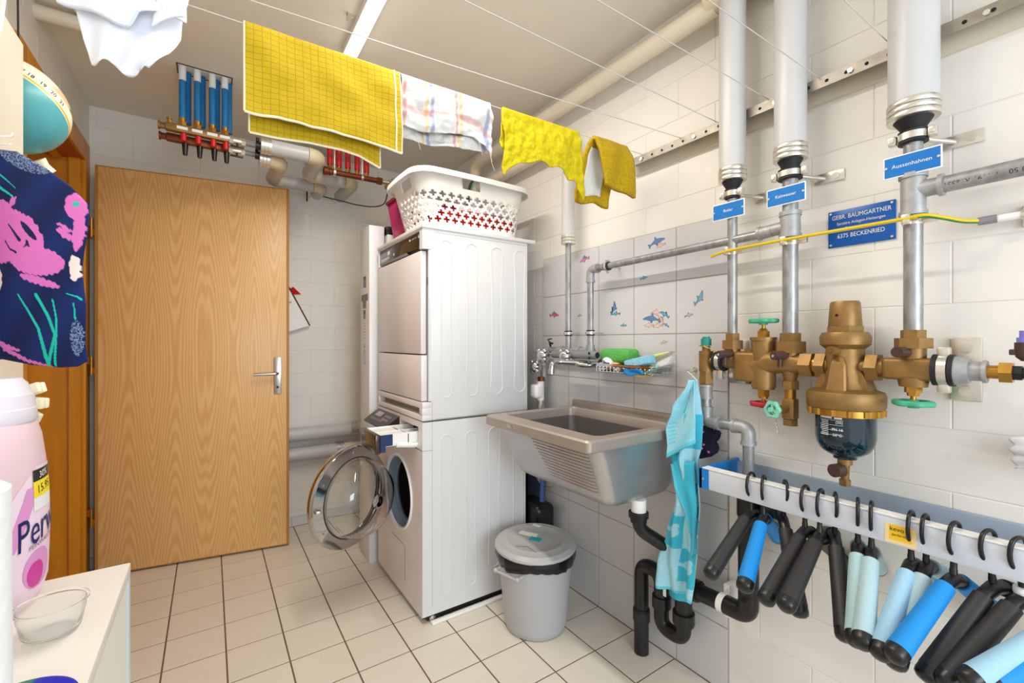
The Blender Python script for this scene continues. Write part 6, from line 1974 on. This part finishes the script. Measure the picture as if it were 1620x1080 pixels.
def nav_col(s, tt):
    q, z = nav_uv(s, tt)
    x, y = px_of(q, z)
    jx = x + 0.6 * math.sin(y * 0.5) + 0.8 * math.sin(x * 0.37 + y * 0.21)
    jy = y + 1.0 * math.sin(x * 0.8)
    # teal stems
    if seg(x, y, [(50, 467), (62, 490), (76, 520), (82, 550), (86, 576)], 1.0, 3.4) or seg(x, y, [(76, 467), (92, 500), (102, 530), (94, 555), (86, 578)], 2.2, 2.6) or seg(x, y, [(100, 475), (105, 505), (103, 540), (97, 578)], 1.2, 2.0):
        return TEAL
    if seg(x, y, [(0, 270), (20, 285), (38, 300)], 1.6, 0.4) or seg(x, y, [(0, 290), (14, 300), (34, 313)], 2.8, 1.2) or ell(x, y, 132, 324, 5, 4, 0) < 1 or seg(x, y, [(120, 465), (136, 470), (140, 474)], 0.8, 1.6) or seg(x, y, [(131, 480), (133, 505)], 1, 1.2):
        return TEAL
    # dark gaps in the big flower
    gaps = seg(x, y, [(30, 357), (42, 370), (53, 383)], 1.0, 2.6) or seg(x, y, [(26, 383), (36, 396), (48, 402)], 1.0, 1.6) or ell(x, y, 66, 368, 20, 4.5, 48) < 1 or seg(x, y, [(36, 434), (46, 441), (62, 446)], 1, 0.6)
    if not gaps:
        if ell(jx, jy, 12, 330, 17, 13, 0) < 1 or ell(jx, jy, 34, 322, 5, 10, 30) < 1 or ell(jx, jy, 24, 375, 40, 44, 20) < 1 or ell(jx, jy, 72, 372, 12, 32, -28) < 1 or ell(jx, jy, 78, 415, 40, 22, 8) < 1 or ell(jx, jy, 82, 446, 30, 6, 18) < 1 or ell(jx, jy, 45, 352, 16, 14, 0) < 1:
            return PINK
    if ell(jx, jy, 132, 328, 15, 22, -14) < 1 or ell(jx, jy, 137, 365, 8, 34, 6) < 1 or ell(jx, jy, 118, 362, 12, 3, 35) < 1 or ell(jx, jy, 118, 372, 14, 5, 40) < 1:
        return PINK
    if seg(jx, jy, [(0, 540), (22, 548), (42, 555)], 6, 1.5) or seg(jx, jy, [(18, 552), (50, 570), (92, 582)], 4, 2):
        return PINK
    if ell(jx, jy, 6, 442, 17, 24, -10) < 1 or ell(jx, jy, 131, 425, 7, 20, 0) < 1:
        return SHELL
    # speckled paler patches at the top edge and low right
    if ell(x, y, 45, 253, 46, 15, 25) < 1 or ell(x, y, 134, 535, 9, 28, 0) < 1:
        if speck[int(x * 1.0) % 90][int(y * 1.0) % 90] > 0.52:
            return rgb(120, 140, 176)
        return NAVY2
    k = 0.5 + 0.5 * math.sin(x * 0.07 + y * 0.05)
    return tuple(NAVY[i] * k + NAVY2[i] * (1 - k) for i in range(3)) + (1,)
nm = MB().grid(nav_fn(1), 190, 300, nav_col)
o = obj('flowered_fabric', nm, M['cloth_paint'], ang=180)
tag(o, 'navy padded fabric with pink flowers and turquoise stems at the left', 'fabric')
bk_ = MB().grid(nav_fn(-0.6), 24, 24)
obj('back_layer', bk_, mat('navy_backing', NAVY2, 0.9), o)

# low white cabinet at the lower left and the things on it
CT = 0.850
t = thing('low_cabinet', 'white cabinet in the bottom left corner holding the pink bottle', 'cabinet', (-0.3, 0.5, 0.0))
obj('worktop', MB().rbox(XL + 0.002, -0.104, -0.30, 0.923, CT - 0.018, CT, 0.0015), M['cabinet'], t)
obj('side_panel', MB().box(XL + 0.01, -0.106, 0.903, 0.921, 0.0, CT - 0.018), M['cabinet'], t)
obj('front_edge', MB().box(-0.124, -0.1055, -0.30, 0.903, 0.03, CT - 0.018), M['cabinet'], t)
obj('edge_strip', MB().box(-0.1053, -0.1045, 0.899, 0.9215, 0.0, CT - 0.018), mat('pale_blue_film', rgb(206, 226, 238), 0.4), t)

# detergent bottle: elliptical section
BO = V((-0.238, 0.852, CT))
ba = V((0.184, 0.983, 0))      # wide axis, along the wall
bb2 = V((-0.983, 0.184, 0))    # towards the wall; the label faces the room
QS = -0.055
t = thing('detergent_bottle', 'large pink detergent bottle with pearl cap and price sticker', 'bottle', BO)
def bring(a, b2, z, n_=48):
    return [BO + ba * (a * math.cos(2 * math.pi * k / n_)) + bb2 * (b2 * math.sin(2 * math.pi * k / n_)) + V((0, 0, z)) for k in range(n_)]
bp_ = [(0.066, 0.040, 0.0), (0.070, 0.044, 0.006), (0.078, 0.050, 0.030), (0.080, 0.052, 0.10), (0.078, 0.051, 0.15), (0.074, 0.049, 0.19), (0.066, 0.046, 0.225), (0.056, 0.043, 0.242), (0.050, 0.041, 0.246)]
obj('bottle_body', MB().loft([bring(*p) for p in bp_], cap0=True, cap1=True), M['bottle'], t)
cpp = [(0.049, 0.043, 0.244), (0.051, 0.045, 0.247), (0.050, 0.044, 0.262), (0.049, 0.043, 0.263), (0.048, 0.042, 0.280), (0.044, 0.039, 0.283), (0.041, 0.036, 0.295), (0.034, 0.030, 0.302), (0.0, 0.0, 0.303)]
obj('cap', MB().loft([bring(*p) for p in cpp]), M['cap'], t)
def bsurf(q, z, off=0.0008):
    """q metres along the front face from its centre (towards the right), z height"""
    for (a0, b0, z0), (a1, b1, z1) in zip(bp_, bp_[1:]):
        if z0 <= z <= z1:
            f = (z - z0) / (z1 - z0)
            a, b2 = a0 + (a1 - a0) * f, b0 + (b1 - b0) * f
            break
    ph = (q + QS) / 0.066
    return BO + ba * ((a + off) * math.sin(ph)) - bb2 * ((b2 + off) * math.cos(ph)) + V((0, 0, z))
def bpatch(poly_l, poly_r, z0, z1, off, m, name, parent, nz_=12):
    mb = MB()
    mb.grid(lambda s, tt: bsurf(poly_l(z0 + (z1 - z0) * tt) * (1 - s) + poly_r(z0 + (z1 - z0) * tt) * s, z0 + (z1 - z0) * tt, off), 10, nz_)
    return obj(name, mb, m, parent, ang=180)
lb_ = bpatch(lambda z: 0.008 + 0.05 * max(0, (z - 0.12) / 0.07) ** 2, lambda z: 0.098, 0.015, 0.185, 0.0006, M['label_pink'], 'label', t)
bpatch(lambda z: 0.012 + 0.028 * max(0, (z - 0.10) / 0.07), lambda z: 0.012 + 0.036 * (z - 0.08) / 0.08 + 0.006, 0.085, 0.160, 0.0009, M['label_wash'], 'label_wash', lb_)
bpatch(lambda z: 0.052 - 0.022 * math.sqrt(max(0, 1 - ((z - 0.052) / 0.026) ** 2)), lambda z: 0.052 + 0.022 * math.sqrt(max(0, 1 - ((z - 0.052) / 0.026) ** 2)), 0.027, 0.077, 0.0011, M['label_wash'], 'flower', lb_)
bpatch(lambda z: 0.048 - 0.013 * math.sqrt(max(0, 1 - ((z - 0.046) / 0.017) ** 2)), lambda z: 0.048 + 0.013 * math.sqrt(max(0, 1 - ((z - 0.046) / 0.017) ** 2)), 0.030, 0.062, 0.0013, M['label_mag'], 'flower_heart', lb_)
ps = bpatch(lambda z: 0.044, lambda z: 0.082, 0.128, 0.180, 0.0011, M['print'], 'price_sticker', t)
bpatch(lambda z: 0.044, lambda z: 0.082, 0.166, 0.181, 0.0013, M['black'], 'sticker_top', ps, 3)
bpatch(lambda z: 0.044, lambda z: 0.082, 0.145, 0.166, 0.0013, M['price_y'], 'sticker_price', ps, 3)
def btext(name, body_, sz, q, z, m, parent, sx_=1.0, slant=0.0):
    return text(name, body_, sz, (0, 0, 0), (0, 0, 0), (0, 0, 0), m, parent, bend=lambda x_, y_: bsurf(q + x_ * sx_ + slant * y_, z + y_ + 0.10 * (x_), 0.0016))
btext('lettering', '30%', 0.012, 0.063, 0.1735, M['print'], ps, 0.9)
btext('lettering', '15.95', 0.015, 0.063, 0.1555, M['black'], ps, 0.85)
btext('lettering', 'Perwoll', 0.056, 0.070, 0.108, M['perw'], lb_, 0.56)
btext('lettering', 'FEINWASCHMITTEL', 0.0085, 0.070, 0.086, M['purple'], lb_, 0.9)
btext('lettering', 'Tel. und Inhalt', 0.003, 0.066, 0.139, M['black_print'], ps, 1.0) if False else None

# clothes pegs behind the bottle
for k, (dx, dz, a) in enumerate(((0.0, 0.0, 18), (0.003, -0.018, -4), (-0.004, -0.034, -28))):
    m_ = Matrix.Translation(V((-0.236, 1.005, 1.122)) + V((dx, 0, dz))) @ Matrix.Rotation(R(-36), 4, 'Z') @ Matrix.Rotation(R(-a), 4, 'Y')
    o = obj('clothes_peg', MB().rbox(-0.036, 0.024, -0.008, -0.001, -0.008, 0.008, 0.002, 2, m_).rbox(-0.036, 0.022, 0.001, 0.008, -0.008, 0.008, 0.002, 2, m_).cyl(m_ @ V((-0.002, -0.007, 0)), m_ @ V((-0.002, 0.007, 0)), 0.003, n=8), M['cream_plastic'])
    tag(o, ['top', 'middle', 'bottom'][k] + ' cream clothes peg of the three beside the bottle cap', 'peg', 'cream clothes pegs')

# clear plastic bowl
DC = V((-0.157, 0.752, CT))
o = obj('dosing_cup', MB().lathe([(0.0, 0.001), (0.021, 0.001), (0.026, 0.005), (0.030, 0.024), (0.031, 0.034), (0.0335, 0.035), (0.0335, 0.037), (0.030, 0.036), (0.0285, 0.024), (0.0245, 0.006), (0.021, 0.0030), (0.0, 0.0030)], DC, n=48, cap=False), M['clear'])
tag(o, 'clear plastic dosing cup on the white cabinet', 'cup')
# blue and green lidded tub
LC = V((-0.152, 0.572, CT))
t = thing('round_tub', 'round glossy blue and green lid at the bottom left', 'tub', LC)
obj('tub', MB().lathe([(0.040, 0.0), (0.044, 0.002), (0.047, 0.016)], LC, n=40), M['emerald'], t)
def lidf(s, tt):
    a = 2 * math.pi * s
    r_ = 0.050 * tt
    return LC + V((r_ * math.cos(a), r_ * math.sin(a), 0.020 + 0.003 * (1 - tt ** 2)))
def lidc(s, tt):
    p = lidf(s, tt) - LC
    v_ = -p.x * 0.80 + p.y * 0.60
    return rgb(6, 128, 96) if v_ > 0.016 + 6 * (p.x * 0.6 + p.y * 0.8 - 0.02) ** 2 else rgb(16, 32, 186)
obj('lid', MB().grid(lidf, 64, 24, lidc).lathe([(0.050, 0.021), (0.0505, 0.018), (0.050, 0.010)], LC, n=40, cap=False) if False else MB().grid(lidf, 64, 24, lidc), M['print_paint'], t, solid=0.002)
obj('lid_rim', MB().lathe([(0.0495, 0.0205), (0.051, 0.019), (0.051, 0.010), (0.049, 0.010)], LC, n=48, cap=False), M['cobalt'], t)
# paper roll
o = obj('paper_roll', MB().lathe([(0.018, 0.236), (0.050, 0.236), (0.054, 0.233), (0.055, 0.0), (0.018, 0.0)], (-0.1855, 0.514, CT), n=48, cap=False), M['paper'])
tag(o, 'white kitchen paper roll at the lower left edge', 'paper roll')

# paper bag pinned on the back wall behind the door
t = thing('paper_bag', 'tilted white paper bag with brown edge on wall behind the door', 'bag', (0.43, 3.17, 1.4))
obj('sheet', MB().prism([(0.25, 1.60), (0.405, 1.565), (0.541, 1.305), (0.25, 1.205)], (0, 3.181, 0), (1, 0, 0), (0, 0, 1), 0.030), M['cabinet'], t)
obj('brown_edge', MB().tube([(0.400, 3.150, 1.580), (0.438, 3.150, 1.505), (0.541, 3.150, 1.303)], 0.0045, 8), M['copper'], t)
obj('red_flag', MB().prism([(0.420, 1.535), (0.445, 1.555), (0.492, 1.510), (0.432, 1.503)], (0, 3.184, 0), (1, 0, 0), (0, 0, 1), 0.004), M['red_cloth'], t)
sp = MB()
rnd = random.Random(9)
for k in range(36):
    x_, z_ = rnd.uniform(0.37, 0.43), rnd.uniform(1.44, 1.545)
    if x_ < 0.405 + (1.565 - z_) * 0.45 - 0.01:
        sp.cyl((x_, 3.1515, z_), (x_, 3.1505, z_), 0.0035, n=6)
obj('speckle', sp, M['grey_gap'], t)

# dolphin stickers printed on the tiles ---------------------------------------
DOL = [(-1.0, 0.04), (-0.86, 0.13), (-0.62, 0.24), (-0.30, 0.33), (-0.10, 0.35), (-0.02, 0.56), (0.10, 0.62), (0.12, 0.34), (0.40, 0.20), (0.66, 0.06), (0.92, 0.20), (1.0, 0.16), (0.86, -0.02), (0.90, -0.22), (0.80, -0.24), (0.68, -0.06), (0.40, 0.0), (0.10, -0.06), (0.02, -0.28), (-0.10, -0.30), (-0.14, -0.10), (-0.40, -0.06), (-0.66, 0.0), (-0.84, -0.01)]


def dolphin(y, z, size, ang_, m, flip=1, curl=0.0, outline=None, lift=0.0):
    """sticker on the tile face; x of the drawing runs towards -Y (right in the picture)"""
    pts = []
    for a, b2 in DOL:
        a *= flip
        if curl:
            th = a * curl
            rr = 1.0 / curl
            a, b2 = (rr + b2) * math.sin(th), (rr + b2) * math.cos(th) - rr
        c_, s_ = math.cos(R(ang_)), math.sin(R(ang_))
        pts.append(((a * c_ - b2 * s_) * size, (a * s_ + b2 * c_) * size))
    i = max(0, min(4, int((y - TY[0]) / 0.2025)))
    k = max(0, min(7, 0 if z < TZ[1] else 1 + int((z - TZ[1]) / 0.2013)))
    tl_ = tiles[(i, k)]
    def mk(scale, th, x_, mm_, nm_):
        mb = MB()
        cx = sum(p[0] for p in pts) / len(pts)
        cz = sum(p[1] for p in pts) / len(pts)
        vs = [(x_, y - p[0], z + p[1]) for p in pts]
        bm = bmesh.new()
        vv = [bm.verts.new(v) for v in vs]
        bm.faces.new(vv)
        bmesh.ops.triangulate(bm, faces=bm.faces[:])
        bm.verts.index_update()
        mb.add([v.co.copy() for v in bm.verts], [[v.index for v in f.verts] for f in bm.faces])
        bm.free()
        o_ = obj(nm_, mb, mm_, None, smooth=False)
        o_.parent = tl_
        o_.location = -tl_.location
        return o_
    mk(1, 0, XT - 0.0004 - lift, m, 'dolphin_print')
    ol = MB().tube([(XT - 0.0005 - lift, y - p[0], z + p[1]) for p in pts], 0.0006, 5, closed=True)
    o_ = obj('print_outline', ol, outline or M['ink'], None)
    o_.parent = tl_
    o_.location = -tl_.location


M['ink'] = mat('dark_ink', rgb(66, 72, 92), 0.5)
dmat = {k: mat('print_' + k, c, 0.35) for k, c in {'pink': rgb(216, 128, 178), 'magenta': rgb(206, 88, 156), 'blue': rgb(98, 130, 178), 'steel': rgb(120, 166, 192), 'aqua': rgb(78, 178, 202), 'lilac': rgb(186, 180, 208), 'shell': rgb(222, 190, 186), 'peach': rgb(226, 202, 184)}.items()}
pinkink = mat('pink_ink', rgb(186, 120, 124), 0.5)
dolphin(1.534, 1.582, 0.034, 14, dmat['pink'])
dolphin(1.532, 1.594, 0.014, 0, dmat['aqua'], lift=0.0003)
dolphin(1.128, 1.588, 0.042, 12, dmat['blue'], flip=-1)
dolphin(1.106, 1.574, 0.022, 14, dmat['shell'], outline=pinkink)
dolphin(1.190, 1.456, 0.018, 4, dmat['aqua'], flip=-1)
dolphin(1.757, 1.332, 0.038, -4, dmat['magenta'], flip=-1)
dolphin(1.758, 1.345, 0.016, 0, dmat['aqua'], lift=0.0003)
dolphin(1.567, 1.322, 0.015, 6, dmat['lilac'], flip=-1)
dolphin(1.345, 1.343, 0.036, 66, dmat['blue'], flip=-1, curl=-1.1)
dolphin(1.338, 1.318, 0.024, 4, dmat['aqua'])
dolphin(1.297, 1.267, 0.017, 4, dmat['aqua'])
dolphin(1.150, 1.286, 0.045, -4, dmat['blue'])
dolphin(1.128, 1.312, 0.030, 4, dmat['shell'], outline=pinkink)
dolphin(1.090, 1.303, 0.024, -28, dmat['aqua'], lift=0.0004)
dolphin(1.165, 1.263, 0.024, 4, dmat['peach'], outline=pinkink)
dolphin(1.120, 1.260, 0.024, 12, dmat['peach'], outline=pinkink)
dolphin(1.108, 1.285, 0.024, -50, dmat['shell'], outline=pinkink, lift=0.0002)
dolphin(1.083, 1.262, 0.014, -24, dmat['steel'])
dolphin(0.937, 1.352, 0.034, 52, dmat['steel'], flip=-1, curl=-0.9)
dolphin(0.985, 1.295, 0.019, 8, dmat['lilac'], flip=-1)
dolphin(1.092, 1.196, 0.016, 8, dmat['shell'], flip=-1, outline=pinkink)
